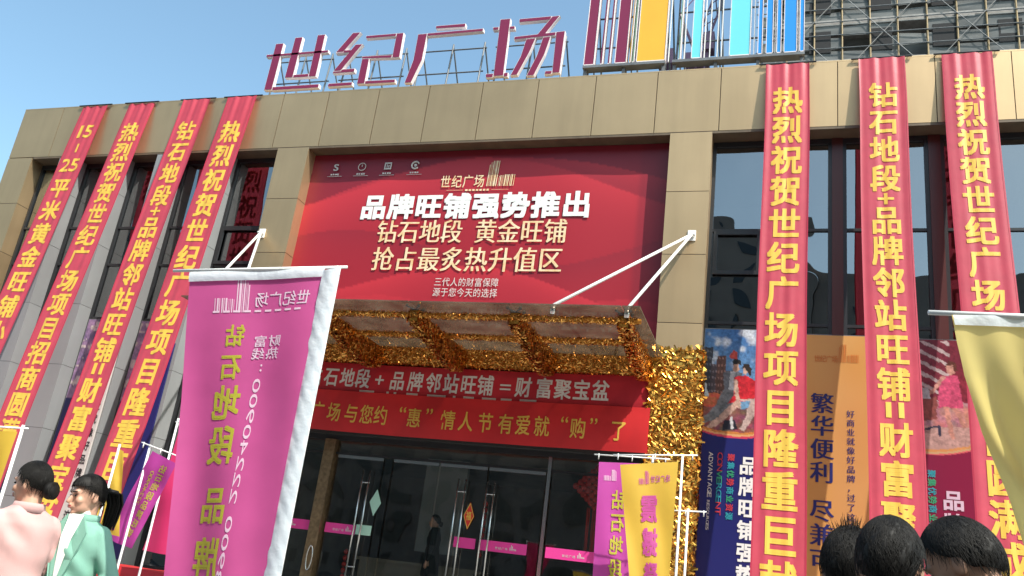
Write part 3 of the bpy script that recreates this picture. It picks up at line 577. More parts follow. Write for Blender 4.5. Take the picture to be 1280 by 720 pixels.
def paint_blue(X, Z):
    n = vnoise(X,Z,3.1,1)*.55+vnoise(X,Z,7,2)*.3+vnoise(X,Z,15,3)*.15; h = np.clip((Z-4.9)/1.2,0,1)
    c = np.stack([.04+.10*(1-h), .13+.16*(1-h), .34+.12*(1-h)], 1); c = mixc(c, sstep(.5,.72,n), (.55,.60,.66))
    for (a,b,t,cl) in ((-1.34,-1.20,5.75,(.03,.035,.05)),(-1.22,-1.12,5.45,(.06,.05,.06)),(-1.13,-.98,5.60,(.10,.05,.04)),(-.98,-.9,5.35,(.05,.05,.07)),(-.5,-.38,5.5,(.05,.06,.09)),(-.4,-.05,5.65,(.07,.06,.07))):
        k = (X>a)&(X<b)&(Z<t); w = ((np.floor(X*40)%2==0)&(np.floor(Z*26)%3==0)); c[k] = cl; c[k&w] = np.array(cl)*2.6+.03
    k = Z < 4.72+.02*np.sin(X*30); c[k] = np.stack([.09+.2*vnoise(X,Z,9,5), .05+.06*vnoise(X,Z,12,6), .05+.05*vnoise(X,Z,14,7)],1)[k]
    k = (Z<4.95)&(Z>4.72)&(X<-1.0); c[k] = np.stack([.3+.3*vnoise(X,Z,20,8), .07+.1*vnoise(X,Z,22,9), .06+0*X],1)[k]
    P = [([(-1.02,5.30),(-.87,5.36),(-.72,5.33),(-.68,5.1),(-.8,4.98),(-.99,4.97)],(.12,.13,.15)), ([(-.9,5.33),(-.82,5.34),(-.78,5.0),(-.93,5.0)],(.42,.44,.46)),
         ([(-1.0,5.02),(-.78,5.02),(-.9,4.75),(-1.12,4.52),(-1.33,4.42),(-1.34,4.5),(-1.12,4.75)],(.17,.18,.19)), ([(-.86,4.98),(-.72,4.95),(-.95,4.62),(-1.16,4.40),(-1.26,4.36),(-1.1,4.62)],(.13,.14,.15)),
         ([(-.86,5.47),(-.77,5.48),(-.75,5.37),(-.82,5.32),(-.87,5.37)],(.45,.27,.19)), ([(-.88,5.49),(-.84,5.56),(-.75,5.55),(-.73,5.45),(-.77,5.47),(-.86,5.46)],(.02,.016,.014)),
         ([(-.82,5.25),(-.68,5.28),(-.5,5.2),(-.45,4.98),(-.52,4.86),(-.68,4.84),(-.92,4.78),(-.84,4.95)],(.50,.02,.03)), ([(-.84,4.86),(-.58,4.84),(-.62,4.6),(-.72,4.38),(-.64,4.34),(-.5,4.6),(-.44,4.9)],(.48,.36,.32)),
         ([(-.80,4.84),(-.7,4.80),(-1.0,4.48),(-1.2,4.34),(-1.26,4.38),(-1.05,4.58)],(.50,.33,.26)), ([(-.84,5.2),(-.78,5.2),(-.74,4.9),(-.70,4.72),(-.76,4.72),(-.82,4.95)],(.48,.32,.25)),
         ([(-.70,5.42),(-.62,5.43),(-.60,5.33),(-.66,5.28),(-.70,5.32)],(.50,.32,.25)), ([(-.73,5.38),(-.70,5.48),(-.60,5.48),(-.56,5.36),(-.58,5.22),(-.62,5.34),(-.68,5.42)],(.03,.02,.016)),
         ([(-.93,5.60),(-.86,5.72),(-.80,5.66),(-.80,5.56),(-.9,5.55)],(.5,.07,.05)), ([(-.98,4.5),(-.8,4.52),(-.74,4.36),(-1.0,4.34)],(.02,.02,.03)), ([(-.88,4.56),(-.84,4.56),(-.82,4.36),(-.87,4.36)],(.5,.5,.5)), ([(-1.34,5.12),(-1.29,5.12),(-1.24,4.88),(-1.34,4.86)],(.45,.55,.6))]
    for pl, cl in P: k = inpoly(X,Z,pl); sh = .75+.5*vnoise(X,Z,18,11); c[k] = (np.array(cl)[None]*sh[:,None])[k]
    w = 4.20+.45*(X+.85)**2 + .02*np.sin(X*5)
    for d, cl in ((.10,(.55,.20,.05)),(.065,(.65,.35,.15)),(.035,(.6,.05,.10)),(0,(.014,.017,.125))): c[Z < w+d] = cl
    return c
def vtext(th, text, bold, x, ztop, pitch, w, h, m, y, name='lettering', song=0, rot=0, cols=None):
    t = MB(); ms = m if isinstance(m, list) else [m]
    for i, ch in enumerate(text):
        if ch != ' ': char(t, ch, bold, lambda u,v,e=0: (u, y-e, v), x, ztop-pitch*(i+.5), w, h, song=song, rot=rot, m=i % len(ms))
    return t.build(name, ms, th)
th = poster('blue poster beside the gold column showing a couple seated against a city sky', -1.345, -.06, 1.1, 6.07, paint_blue, 100, 380)
vtext(th, '品牌旺铺强势推出', .03, -.56, 3.96, .335, .30, .30, M['white'], .311, 'headline')
prints = [mat('print_red', (.5,.04,.06), .4), mat('print_green', (.04,.32,.16), .4), mat('print_teal', (.03,.3,.36), .4), mat('print_orange', (.6,.2,.04), .4)]
vtext(th, '聚集优势商业资源', .02, -.835, 3.97, .132, .12, .12, [prints[0], prints[2], prints[1]], .311, 'subtitle', rot=-math.pi/2)
def side_text(th, text, x, ztop, adv, w, h, ms, name):       # Latin letters turned a quarter, reading downwards
    t = MB()
    for i, ch in enumerate(text):
        if ch == ' ': continue
        char(t, ch, .012, lambda u,v,e=0: (u, .311-e, v), x, ztop-adv*(i+.5), w*(.35 if ch == 'I' else 1), h, rot=-math.pi/2, m=i*len(ms)//len(text))
    t.build(name, ms, th)
side_text(th, 'CONVERGENT', -1.01, 3.97, .099, .082, .105, [prints[0], prints[1], prints[2], prints[0]], 'english_title')
side_text(th, 'ADVANTAGE', -1.155, 3.97, .081, .066, .075, [M['paleprint']], 'english_subtitle'); side_text(th, 'RESOURCES', -1.165, 3.20, .052, .042, .048, [M['paleprint']], 'english_caption')
def paint_orange(X, Z):
    n = vnoise(X,Z,2,21); c = np.stack([.58+.04*n, .285+.05*n-.02*(6-Z)/5, .075+.03*n], 1)
    k = sstep(.35,.8,X-.1)*.25*(1-sstep(4.5,6,Z)); return mixc(c, k, (.50,.20,.10))
th = poster('orange poster with navy vertical writing between two red vertical banners', .08, 1.42, 1.1, 6.02, paint_orange, 20, 60, photo=False)
vtext(th, '繁华便利', 0, .535, 5.06, .365, .36, .35, M['navy'], .311, 'headline', song=.05); vtext(th, '尽兼可', 0, .535, 5.06-.365*4.6, .365, .36, .35, M['navy'], .311, 'headline', song=.05)
vtext(th, '好商业就像好品牌，过了这个村', 0, .965, 4.80, .145, .125, .125, M['navy'], .311, 'subtitle', song=.02)
t = MB(); PO = lambda u,v,e=0: (u, .311-e, v); row(t, '世纪广场', .01, PO, .42, 5.62, .10, .12, .09); bar_logo(t, .79, 5.57, .32, .30, PO); t.build('logo', prints[3], th)
def paint_maroon(X, Z):
    c = np.stack([.12+.08*vnoise(X,Z,3,31), .02+0*X, .035+0*X], 1)
    up_ = Z > 4.4; st_ = ((np.floor((Z+X*.55)*17)%3 == 0)&(X<2.42)&(Z>5.0)&(Z<5.98)&(Z>5.0+.9*abs(X-2.05)*0)); c[st_] = (.42,.34,.33)
    k = (Z<5.0)&(Z>4.6); c[k] = np.stack([.30+.2*vnoise(X,Z,9,33),.12+.1*vnoise(X,Z,10,34),.13+.1*vnoise(X,Z,11,35)],1)[k]
    k = (Z<4.62); c[k] = (.42,.25,.22)
    P = [([(2.28,5.42),(2.52,5.44),(2.58,4.92),(2.22,4.90)],(.52,.07,.15)),([(2.30,5.42),(2.36,5.4),(2.16,5.12),(1.98,5.08),(2.0,5.13),(2.14,5.18)],(.5,.25,.2)),([(2.30,4.92),(2.38,4.92),(2.44,4.45),(2.39,4.42),(2.33,4.7)],(.48,.22,.17)),([(2.42,4.92),(2.5,4.92),(2.62,4.62),(2.56,4.6)],(.42,.19,.15)),
         ([(2.36,5.60),(2.47,5.60),(2.48,5.47),(2.42,5.43),(2.36,5.48)],(.5,.26,.2)),([(2.35,5.58),(2.40,5.67),(2.5,5.64),(2.53,5.5),(2.48,5.5),(2.46,5.6)],(.09,.03,.02)),
         ([(1.94,5.0),(2.22,5.08),(2.2,4.72),(1.95,4.68)],(.22,.06,.05)),([(2.02,4.58),(2.24,4.64),(2.26,4.46),(2.23,4.46),(2.2,4.6),(2.02,4.54)],(.03,.03,.06)),([(1.93,5.2),(2.1,5.22),(2.12,5.05),(1.93,5.02)],(.35,.34,.36))]
    for pl, cl in P: k = inpoly(X,Z,pl); sh = .75+.5*vnoise(X,Z,14,37); c[k] = (np.array(cl)[None]*sh[:,None])[k]
    w = 4.17+.35*(X-2.1)**2*np.sign(X-2.0)*.9
    for d, cl in ((.09,(.55,.24,.08)),(.05,(.5,.32,.16)),(.02,(.6,.1,.12)),(0,(.20,.010,.045))): c[Z < w+d] = cl
    return c
th = poster('maroon poster of a woman in a pink dress between two red vertical banners', 1.52, 2.78, 1.1, 6.0, paint_maroon, 90, 350)
vtext(th, '品牌旺铺强势推出', .03, 2.38, 3.68, .335, .30, .30, M['pinklight'], .311, 'headline'); vtext(th, '聚集优势商业资源', .02, 2.10, 3.95, .13, .12, .12, [prints[2], prints[1]], .311, 'subtitle', rot=-math.pi/2)
side_text(th, 'CONVERGENT', 1.95, 3.97, .099, .082, .105, [prints[1], prints[0]], 'english_title')
def paint_left(sd):
    def f(X, Z):
        n = vnoise(X,Z,6,sd)*.6+vnoise(X,Z,13,sd+1)*.4; c = np.stack([.08+.3*n,.07+.16*n,.16+.22*n],1)
        k = (np.floor(Z*5)%2==0)&(vnoise(X,Z,9,sd+2)>.5); c[k] = (.5,.42,.42); c[Z<4.1] = (.016,.018,.11); return c
    return f
for i, (a, b, lb) in enumerate(((-15.88,-15.08,'blue photo poster on the left wing between the first two grey pilasters'), (-14.48,-13.68,'blue photo poster on the left wing between the two middle grey pilasters'), (-13.08,-12.28,'blue photo poster on the left wing next to the banner with plus sign'))):
    poster(lb, a, b, 1.1, 5.85, paint_left(40+5*i), 40, 160, group='posters on the left shop windows')
# boards on the pilaster fronts
th = thing('wall_board', 'narrow navy board on the grey pilaster behind the banner left of the billboard', 'board', (-11.95, -.02, 1.1)); MB().box(-12.21,-11.80,-.05,-.012,1.1,5.3).build('board', M['navy'], th)
th = thing('wall_board', 'pale grey board with black vertical writing on a pilaster of the left wing', 'board', (-13.35, -.02, 1.1)); MB().box(-13.61,-13.15,-.05,-.012,1.1,5.2).build('board', M['paleprint'], th)
vtext(th, '好商业就像好品牌过了这个村', .02, -13.25, 4.6, .27, .15, .2, M['frame'], -.056)
# ================================================================== ROOF SIGN
SG = dict(
 a=[[(-11.52,12.30),(-9.91,12.30),(-9.90,12.23),(-11.51,12.23)],[(-11.34,12.58),(-11.13,12.58),(-11.14,11.34),(-11.35,11.34)],[(-11.139,11.415),(-9.95,11.415),(-9.95,11.32),(-11.139,11.32)],[(-10.86,12.71),(-10.66,12.71),(-10.67,11.63),(-10.88,11.63)],[(-10.28,12.73),(-10.08,12.73),(-10.08,11.62),(-10.27,11.62)],[(-10.669,11.705),(-10.271,11.705),(-10.271,11.62),(-10.669,11.62)]],
 b=[[(-9.38,12.71),(-9.18,12.71),(-9.52,12.215),(-9.71,12.215)],[(-9.51,12.26),(-9.33,12.26),(-9.33,12.185),(-9.70,12.185),(-9.70,12.213),(-9.515,12.213)],[(-9.25,12.39),(-9.07,12.39),(-9.48,11.72),(-9.67,11.72)],[(-9.45,11.76),(-9.14,11.76),(-9.13,11.665),(-9.67,11.665),(-9.67,11.718),(-9.478,11.718)],[(-9.72,11.41),(-9.13,11.41),(-9.12,11.325),(-9.72,11.325)],[(-9.03,12.60),(-8.285,12.60),(-8.285,12.525),(-9.02,12.525)],[(-8.283,12.60),(-8.11,12.60),(-8.10,11.965),(-8.283,11.965)],[(-9.02,12.06),(-8.285,12.045),(-8.285,11.965),(-9.02,12.0)],[(-9.01,11.998),(-8.83,11.99),(-8.82,11.35),(-9.01,11.35)],[(-8.818,11.42),(-8.10,11.41),(-8.09,11.33),(-8.818,11.335)]],
 c=[[(-7.37,12.71),(-6.68,12.71),(-6.67,12.62),(-7.36,12.635)],[(-7.538,12.535),(-6.25,12.545),(-6.25,12.47),(-7.538,12.46)],[(-7.76,12.53),(-7.54,12.53),(-7.55,11.85),(-7.71,11.30),(-7.87,11.30),(-7.76,11.87)]],
 d=[[(-6.04,12.555),(-5.905,12.55),(-5.905,12.475),(-6.03,12.48)],[(-5.665,12.545),(-5.55,12.54),(-5.54,12.46),(-5.665,12.465)],[(-5.90,12.74),(-5.67,12.74),(-5.645,11.33),(-5.865,11.33)],[(-6.04,11.40),(-5.87,11.40),(-5.87,11.305),(-6.03,11.31)],[(-5.642,11.40),(-5.55,11.40),(-5.55,11.30),(-5.642,11.305)],[(-5.47,12.71),(-4.76,12.715),(-4.80,12.625),(-5.47,12.62)],[(-4.755,12.71),(-4.59,12.71),(-4.86,12.285),(-5.04,12.275)],[(-5.53,12.27),(-4.635,12.31),(-4.635,12.225),(-5.53,12.195)],[(-5.26,12.192),(-5.05,12.198),(-5.15,11.85),(-5.35,11.33),(-5.50,11.32),(-5.33,11.78)],[(-4.90,12.205),(-4.73,12.21),(-4.82,11.77),(-4.99,11.29),(-5.15,11.29),(-4.98,11.78)],[(-4.632,12.31),(-4.44,12.32),(-4.45,11.32),(-4.612,11.32)],[(-4.76,11.38),(-4.614,11.38),(-4.614,11.30),(-4.77,11.30)]])
sg = thing('roof_sign', 'four big plum coloured characters with pale sides standing on the roof edge', 'sign', (-8, .3, 11.11))
for kx, x0, x1 in (('a',-11.5,-9.95),('b',-9.7,-8.1),('c',-7.87,-6.25),('d',-6.05,-4.45)):
    t = MB()
    for pl in SG[kx]:
        t.prism(pl, .15, .24, 1, 1); cx = sum(q[0] for q in pl)/len(pl); cz = sum(q[1] for q in pl)/len(pl)
        n = len(pl); ar = sum(pl[i][0]*pl[(i+1)%n][1]-pl[(i+1)%n][0]*pl[i][1] for i in range(n)); q = pl if ar > 0 else pl[::-1]
        ins = []
        for i in range(n):                                   # plum face inset by a thin pale rim
            a, b, c = Vector(q[i-1]), Vector(q[i]), Vector(q[(i+1)%n]); e1 = (b-a).normalized(); e2 = (c-b).normalized(); n1 = Vector((-e1.y,e1.x)); n2 = Vector((-e2.y,e2.x))
            bs = (n1+n2); bs = bs/max(.3, bs.length_squared)*2; ins.append(tuple(b+bs*.009))
        t.add([(x,.145,z) for x,z in ins], [tuple(range(n))], 0)
    t.build('channel_letter', [M['signface'], M['signside']], sg)
    f = MB(); f.box(x0, x1, .2, .26, 11.20, 11.24)
    for xx in (x0+.08, (x0+x1)/2, x1-.08): f.box(xx-.02, xx+.02, .2, .24, 11.09, 11.20); f.tube([(xx,.45,11.24),(xx+.02,.5,12.45)], .02, 6); f.tube([(xx+.02,.5,12.4),(xx+.05,1.5,11.1)], .018, 6); f.tube([(xx,.22,11.22),(xx,.45,11.24)], .016, 6)
    f.tube([(x0,.47,11.7),(x1,.47,11.7)], .016, 6); f.tube([(x0,.49,12.3),(x1,.49,12.3)], .016, 6)
    f.build('support_frame', M['grey'], sg)
bs_ = thing('bar_sign', 'tall roof sign of plum, orange, cyan and blue vertical bars', 'sign', (-1.9, .3, 11.11))
for (x0, x1, mk, zt) in ((-3.97,-3.78,'signface',14.6),(-3.64,-3.61,'signface',14.9),(-3.49,-3.46,'signface',14.9),(-3.34,-3.13,'signface',15.2),(-3.06,-3.04,'orange',15.2),(-2.995,-2.975,'palegreen',15.2),(-2.91,-2.37,'orange',15.2),(-2.10,-2.08,'palegreen',14.0),(-1.85,-1.69,'cyan',14.0),(-1.14,-.78,'cyan',14.2),(-.62,-.56,'blue',14.2),(-.47,-.37,'blue',14.2),(-.28,-.22,'blue',14.2),(-.15,.06,'blue',14.3),(.13,.19,'blue',14.3)):
    t = MB(); t.box(x0, x1, .16, .30, 11.475, zt); b = t.build('bar', M[mk], bs_)
    e = MB()
    if x1-x0 > .045:
        for xx in (x0-.014, x1+.002): e.box(xx, xx+.012, .15, .31, 11.47, zt)
    else: e.box(x1+.002, x1+.016, .15, .31, 11.47, zt)
    e.box(x0, x1, .15, .31, 11.45, 11.472); e.build('edge_trim', M['signside'], b)
e = MB()
for x in (-2.30,-2.0,-1.62,-1.52,-1.38,-1.30,-.70,-.32,.10): e.box(x-.009, x+.009, .2, .23, 11.45, 14.0)
e.build('light_tube', M['whitemetal'], bs_)
f = MB()
for a, b in ((-3.99,-2.36),(-2.22,.21)):
    f.box(a, b, .14, .34, 11.39, 11.447)
    for zz in (12.03, 12.75, 13.5): f.box(a+.05, b-.05, .42, .45, zz-.012, zz+.012)
    x = a+.04
    while x < b: f.box(x-.03, x+.03, .2, .26, 11.09, 11.39); f.tube([(x,.45,11.1),(x,.45,14.0)], .02, 6); f.tube([(x,.47,13.9),(x+.06,1.9,11.1)], .02, 6); f.tube([(x,.47,12.4),(x+.06,1.1,11.1)], .016, 6); x += .78
f.build('support_frame', M['grey'], bs_)
# ================================================================== BACKGROUND TOWER AND CRANE
tw = thing('unfinished_tower', 'grey concrete tower under construction wrapped in pole scaffolding behind the roof', 'building', (12, 42, 0))
TX0, TX1, TY = -2.0, 27, 36
t = MB(); t.box(TX0+.5, TX1, TY+.6, TY+14, 0, 55); t.build('wall', M['net'], tw)
for z in np.arange(20, 55, 3.0):
    MB().box(TX0+.3, TX1+.2, TY-.95, TY+.59, z-.22, z+.22).build('floor_slab', M['slab'], tw)
    if 26 < z < 46:
        for x in np.arange(1.0, 26, 3.6): MB().box(x, x+1.3, TY-.93, TY-.86, z+.75, z+2.4).build('window_opening', M['towerdark'], tw)
for x in np.arange(TX0+.6, 27, 3.6): MB().box(x, x+.4, TY+.32, TY+.598, 14, 55).build('column', M['slab'], tw)
sc = thing('scaffolding', 'pole scaffolding with torn grey netting in front of the unfinished tower', 'scaffolding', (12, 35, 0))
for x in np.arange(TX0, 27, 1.65): MB().tube([(x, TY-1, 0), (x+RNG.uniform(-.05,.05), TY-1, 55)], .055, 6).build('upright', M['bamboo'], sc)
for z in np.arange(24, 50, 1.0): MB().tube([(TX0-.3, TY-1.06, z), (27, TY-1.06, z+RNG.uniform(-.1,.1))], .035, 6).build('ledger', M['grey'], sc)
for x in np.arange(TX0, 24, 4.95):
    for z in (28, 34, 40): MB().tube([(x, TY-1.12, z), (x+4.9, TY-1.12, z+6)], .024, 6).build('brace', M['concrete'], sc); MB().tube([(x+4.9, TY-1.16, z), (x, TY-1.16, z+6)], .022, 6).build('brace', M['grey'], sc)
nt_ = MB()
for x in np.arange(TX0, 26.8, 1.65):
    for z in np.arange(25, 48, 1.0):
        if RNG.random() < .95:
            h = RNG.uniform(.75,.98); s = RNG.uniform(0,.05)
            nt_.add([(x+.05,TY-.9,z+s),(x+1.6,TY-.9,z+RNG.uniform(0,.1)),(x+1.6,TY-.88+RNG.uniform(-.1,.1),z+h),(x+.05,TY-.9,z+h*RNG.uniform(.8,1.1))], [(0,1,2,3)])
nt_.build('netting', mat('netting', (.12,.13,.135), .9, trans=.35, base2=(.29,.295,.29), scale=.5, aniso=(.6,1,3)), sc)
cr = thing('tower_crane', 'distant slanting lattice crane seen between the bars of the roof sign', 'crane', (-6.6, 42, 0))
def lattice(a, b, w, step, name):
    a, b = Vector(a), Vector(b); d = (b-a).normalized(); s = d.cross(Vector((0,1,0))).normalized()*w; q = Vector((0,w*1.4,0)); L = (b-a).length; t = MB(); n = int(L/step)
    for o in (s-q, -s-q, q): t.tube([a+o, b+o], .07, 5)
    for i in range(n):
        p0, p1 = a+d*L*i/n, a+d*L*(i+1)/n
        for o, r in ((s-q,-s-q),(-s-q,q),(q,s-q)): t.tube([p0+o, p1+r], .045, 4)
    t.build(name, M['cranemat'], cr)
lattice((-6.8,42,41.0), (-3.6,42,52.5), .42, 1.0, 'jib'); lattice((-6.9,42,0), (-6.9,42,40.2), .7, 1.8, 'mast')
t = MB(); t.box(-7.7,-6.0,41.2,42.8,40.2,40.9); t.box(-6.4,-5.6,40.9,41.9,40.9,42.4); t.tube([(-6.9,42,40.9),(-8.4,42,45)], .12, 6); t.tube([(-8.4,42,45),(-3.9,42,51.3)], .04, 5); t.box(-9.8,-8.6,41.5,42.5,40.3,41.6); t.box(-8.6,-7.7,41.8,42.2,40.4,40.7)
t.build('cab', M['cranemat'], cr)
# street side opposite (only in the reflections)
ob = thing('apartment_block', 'brown apartment block across the road mirrored in the glass', 'building', (-8, -56, 0))
MB().box(-90, 1.5, -70, -56, 0, 34).build('wall', M['rear'], ob)
w = MB()
for z in np.arange(1.2, 32, 3.0):
    for x in np.arange(-88, 0, 3.2): w.box(x, x+1.7, -56, -55.9, z, z+1.7)
w.build('window_grid', M['rearwin'], ob); tag(ob.children[-1], None, kind='stuff')
ob = thing('apartment_block', 'taller brown apartment block across the road mirrored in the right windows', 'building', (30, -62, 0))
MB().box(1.6, 75, -76, -57, 0, 30).build('wall', M['rear'], ob)
w = MB()
for z in np.arange(1.2, 28, 3.0):
    for x in np.arange(4.5, 73, 3.2): w.box(x, x+1.7, -57, -56.9, z, z+1.7)
w.build('window_grid', M['rearwin'], ob); tag(ob.children[-1], None, kind='stuff')
# ================================================================== FLAGS
def lerp(a, b, t): return Vector(a)*(1-t)+Vector(b)*t
def surf(TL, TR, BL, BR, amp, fu, fv, ph=0, L=None, bow=0):
    TL, TR, BL, BR = map(Vector, (TL, TR, BL, BR)); n = (TR-TL).cross(BL-TL).normalized()
    if n.y > 0: n = -n
    def P(u, v, e=0):
        l = L(v) if L else lerp(TL, BL, v); p = lerp(l, lerp(TR, BR, v), u)
        w = amp*min(1, v*2.5+.25)*(math.sin(fu*u+fv*v+ph)+.45*math.sin(2.3*fu*u-1.7*fv*v+2*ph)+.3*math.sin(fv*2.9*v+ph))
        return p + n*(w+e+bow*math.sin(math.pi*u)*v) 
    return P
def flag(name, lab, pole, P, m, pole_lean=(0,0), arm=None, group='promotional flags on white poles', nu=26, nv=60, cloth_only=False, base=True, z0=.14, r=.012, armz=None):
    th = thing(name, lab, 'flag', (pole[0], pole[1], z0), group)
    top = Vector(pole); bot = Vector((pole[0]+pole_lean[0], pole[1]+pole_lean[1], z0+.1))
    MB().tube([bot, lerp(bot, top, .5), top], [r*1.15, r, r*.9], 10).build('pole', M['whitemetal'], th, True)
    if arm:
        t = MB(); t.tube([arm[0], arm[1]], r*.55, 8)
        for q in (.06,.5,.94):
            a = lerp(arm[0], arm[1], q); t.tube([a+Vector((0,0,.012)), a-Vector((0,0,.045))], r*.5, 6)
        t.build('arm', M['whitemetal'], th, True)
    if P: MB().grid(lambda u,v: P(u, v), nu, nv).build('cloth', m, th, True)
    if base:
        t = MB(); pr = [(0,0),(.20,0),(.21,.03),(.21,.15),(.17,.19),(.05,.20),(.03,.26),(0,.26)]
        for (r0,h0),(r1,h1) in zip(pr[:-1], pr[1:]): t.tube([(bot.x,bot.y,z0+h0),(bot.x,bot.y,z0+h1+1e-4)], [max(r0,.001),max(r1,.001)], 18, cap=False)
        t.build('water_base', M['tank'], th, True)
    return th
# big pink flag, seen from behind: writing mirrored
PP = surf((-3.20,-10.23,2.915), (-2.475,-10.03,3.03), (-2.97,-9.98,.70), (-2.47,-9.98,.74), .036, 4.4, 2.6, 2.6)
fl = flag('tall_flag', 'tall pink flag with mirrored writing and white pole sleeve in the foreground', (-2.405,-10.02,3.07), PP, M['pink'], (.02,.0), arm=None, nu=40, nv=90, r=.017)
MB().tube([(-3.29,-10.27,2.935), (-2.36,-10.0,3.075)], .009, 8).build('top_rod', M['whitemetal'], fl, True)
t = MB(); t.grid(lambda u,v: lerp(lerp((-2.478,-10.034,3.03),(-2.47,-9.985,.74),v), lerp((-2.375,-10.02,3.05),(-2.365,-10.01,.74),v), u)+Vector((0,-.022-.012*math.sin(u*3.1)+.0022*math.sin(v*47+u*6+2*math.sin(v*9))+.0015*math.sin(v*131-u*9),0)), 8, 120); t.build('pole_sleeve', M['sleeve'], fl, True)
t = MB(); t.grid(lambda u,v: PP(u, -.012+.026*v, .012+.006*math.sin(v*3)), 40, 3); t.build('top_hem', M['sleeve'], fl, True)
PQ = lambda u,v,e=0: PP(u, v, .003+e)
PV = lambda u,v,e=0: PP(u, 1-v, .003+e)                     # v upward
ul = [i/40 for i in range(41)]
vy = lambda y: 1-(y-30)/690*.71
t = MB()
for ch, y, cu, w, h in (('钻',178,.385,.15,.056),('石',252,.375,.17,.066),('地',338,.375,.24,.088),('段',436,.385,.25,.094),('品',570,.40,.27,.086),('牌',683,.40,.29,.092),('旺',795,.41,.28,.09),('铺',900,.42,.28,.09)): char(t, ch, .022, PV, cu, vy(y), w, h, mirror=True, ulines=ul); t = (t.build('slogan_lettering', M['lime'], fl), MB())[1] if ch in '段铺' else t
t = MB()
for ch, cu, y in (('财',.70,194),('富',.585,194),('热',.695,224),('线',.58,224)): char(t, ch, .012, PV, cu, vy(y), .105, .030, mirror=True, ulines=ul)
for y in (252, 264): char(t, '.', 0, PV, .62, vy(y), .016, .006, ulines=ul)
t.build('contact_lettering', M['pinklight'], fl); t = MB()
for i, ch in enumerate('00904222'): char(t, ch, 0, PV, .605-.003*i, vy(300+36*i), .062, .034*1.0, rot=-math.pi/2, mirror=True, ulines=ul)
t.build('phone_lettering', M['pinklight'], fl); t = MB()
for i, ch in enumerate('0098'): char(t, ch, 0, PV, .585-.004*i, vy(612+38*i), .062, .036, rot=-math.pi/2, mirror=True, ulines=ul)
t.build('phone_lettering', M['pinklight'], fl); t = MB()
for i, ch in enumerate('世纪广场'): char(t, ch, .008, PV, .875-.108*i, vy(92), .105, .040, mirror=True, ulines=ul)
bar_logo(t, 0, 0, 1, 1, lambda a,b: PQ(.46-.27*a, (122-30)/690*.71-.082*b))
for j in range(9): u0 = .87-.078*j; t.add([PV(u0,vy(117)), PV(u0-.05,vy(117)), PV(u0-.05,vy(122)), PV(u0,vy(122))], [(0,1,2,3)])
t.build('logo_lettering', M['pinklight'], fl)
# big yellow flag at the right edge
Lp = [Vector(q) for q in ((.576,-10.64,2.655),(.59,-10.60,2.56),(.616,-10.55,2.45),(.69,-10.46,2.26),(.80,-10.34,2.05),(.91,-10.21,1.78),(1.0,-10.15,1.45))]
Lv = [0,.08,.175,.33,.51,.73,1]
def Lf(v):
    v = max(0, min(1, v))
    for i in range(6):
        if v <= Lv[i+1]: return lerp(Lp[i], Lp[i+1], (v-Lv[i])/(Lv[i+1]-Lv[i]))
    return Lp[-1]
PY = surf((.576,-10.64,2.655), (1.26,-10.44,2.72), (1.0,-10.15,1.45), (1.27,-10.42,1.3), .034, 11.0, 4.2, 1.2, L=Lf, bow=.10)
fy = flag('tall_flag', 'tall yellow flag billowing at the right edge in front of the red banner', (1.30,-10.43,2.78), PY, M['flagyel'], nu=44, nv=80, r=.017)
MB().tube([(.50,-10.665,2.655), (1.33,-10.42,2.725)], .010, 8).build('top_rod', M['whitemetal'], fy, True)
MB().grid(lambda u,v: PY(u, -.012+.04*v, .010), 44, 3).build('top_hem', M['sleeve'], fy, True)
t = MB(); QY = lambda u,v,e=0: PY(u, 1-v, .006+e); bar_logo(t, 0, 0, 1, 1, lambda a,b: QY(.36+.26*a, .80+.09*b))
for i, ch in enumerate('世纪广场'): char(t, ch, .01, QY, .66+.08*i, .83, .075, .06)
t.build('logo_lettering', M['magprint'], fy); t = MB()
for i, ch in enumerate('震撼登场'): char(t, ch, .02, QY, .62, .70-.17*i, .30, .14)
t.build('lettering', M['magprint'], fy)
# pair of flags before the gold column
P1 = surf((-1.77,-5.52,2.78), (-1.2,-5.30,2.84), (-1.72,-5.45,1.0), (-1.18,-5.30,1.0), .018, 5, 4, 1.1)
f1 = flag('small_flag', 'purple flag with yellow writing on a white pole, left of the yellow flag', (-1.27,-5.30,2.92), P1, M['purple'], arm=((-1.82,-5.53,2.85),(-1.10,-5.28,2.90)))
t = MB(); Q1 = lambda u,v,e=0: P1(u, 1-v, .007+e)
for i, ch in enumerate('钻石地段品牌'): char(t, ch, .02, Q1, .36, .80-.12*i-(.05 if i > 3 else 0), .24, .105, mirror=True)
t.build('slogan_lettering', M['lime'], f1)
t = MB(); bar_logo(t, 0, 0, 1, 1, lambda a,b: Q1(.3-.22*a, .90+.06*b)); t.build('logo_lettering', M['pinklight'], f1)
P2 = surf((-1.47,-5.985,2.70), (-.95,-5.86,2.79), (-1.20,-5.93,1.0), (-.99,-5.86,1.0), .020, 4, 5, .3)
f2 = flag('small_flag', 'yellow flag with purple writing on a white pole before the gold column', (-.915,-5.855,2.86), P2, M['flagyel2'], arm=((-1.54,-6.0,2.785),(-.78,-5.82,2.87)))
t = MB(); Q2 = lambda u,v,e=0: P2(u, 1-v, .007+e)
for i, ch in enumerate('震撼登场'): char(t, ch, .03, Q2, .50+.02*i, .765-.17*i, .34, .145, mirror=True)
t.build('slogan_lettering', M['magprint'], f2)
t = MB(); bar_logo(t, 0, 0, 1, 1, lambda a,b: Q2(.5-.2*a, .89+.07*b)); row(t, '世纪广场', .01, Q2, .52, .915, .085, .04, .09, mirror=True); t.build('logo_lettering', M['purple'], f2)
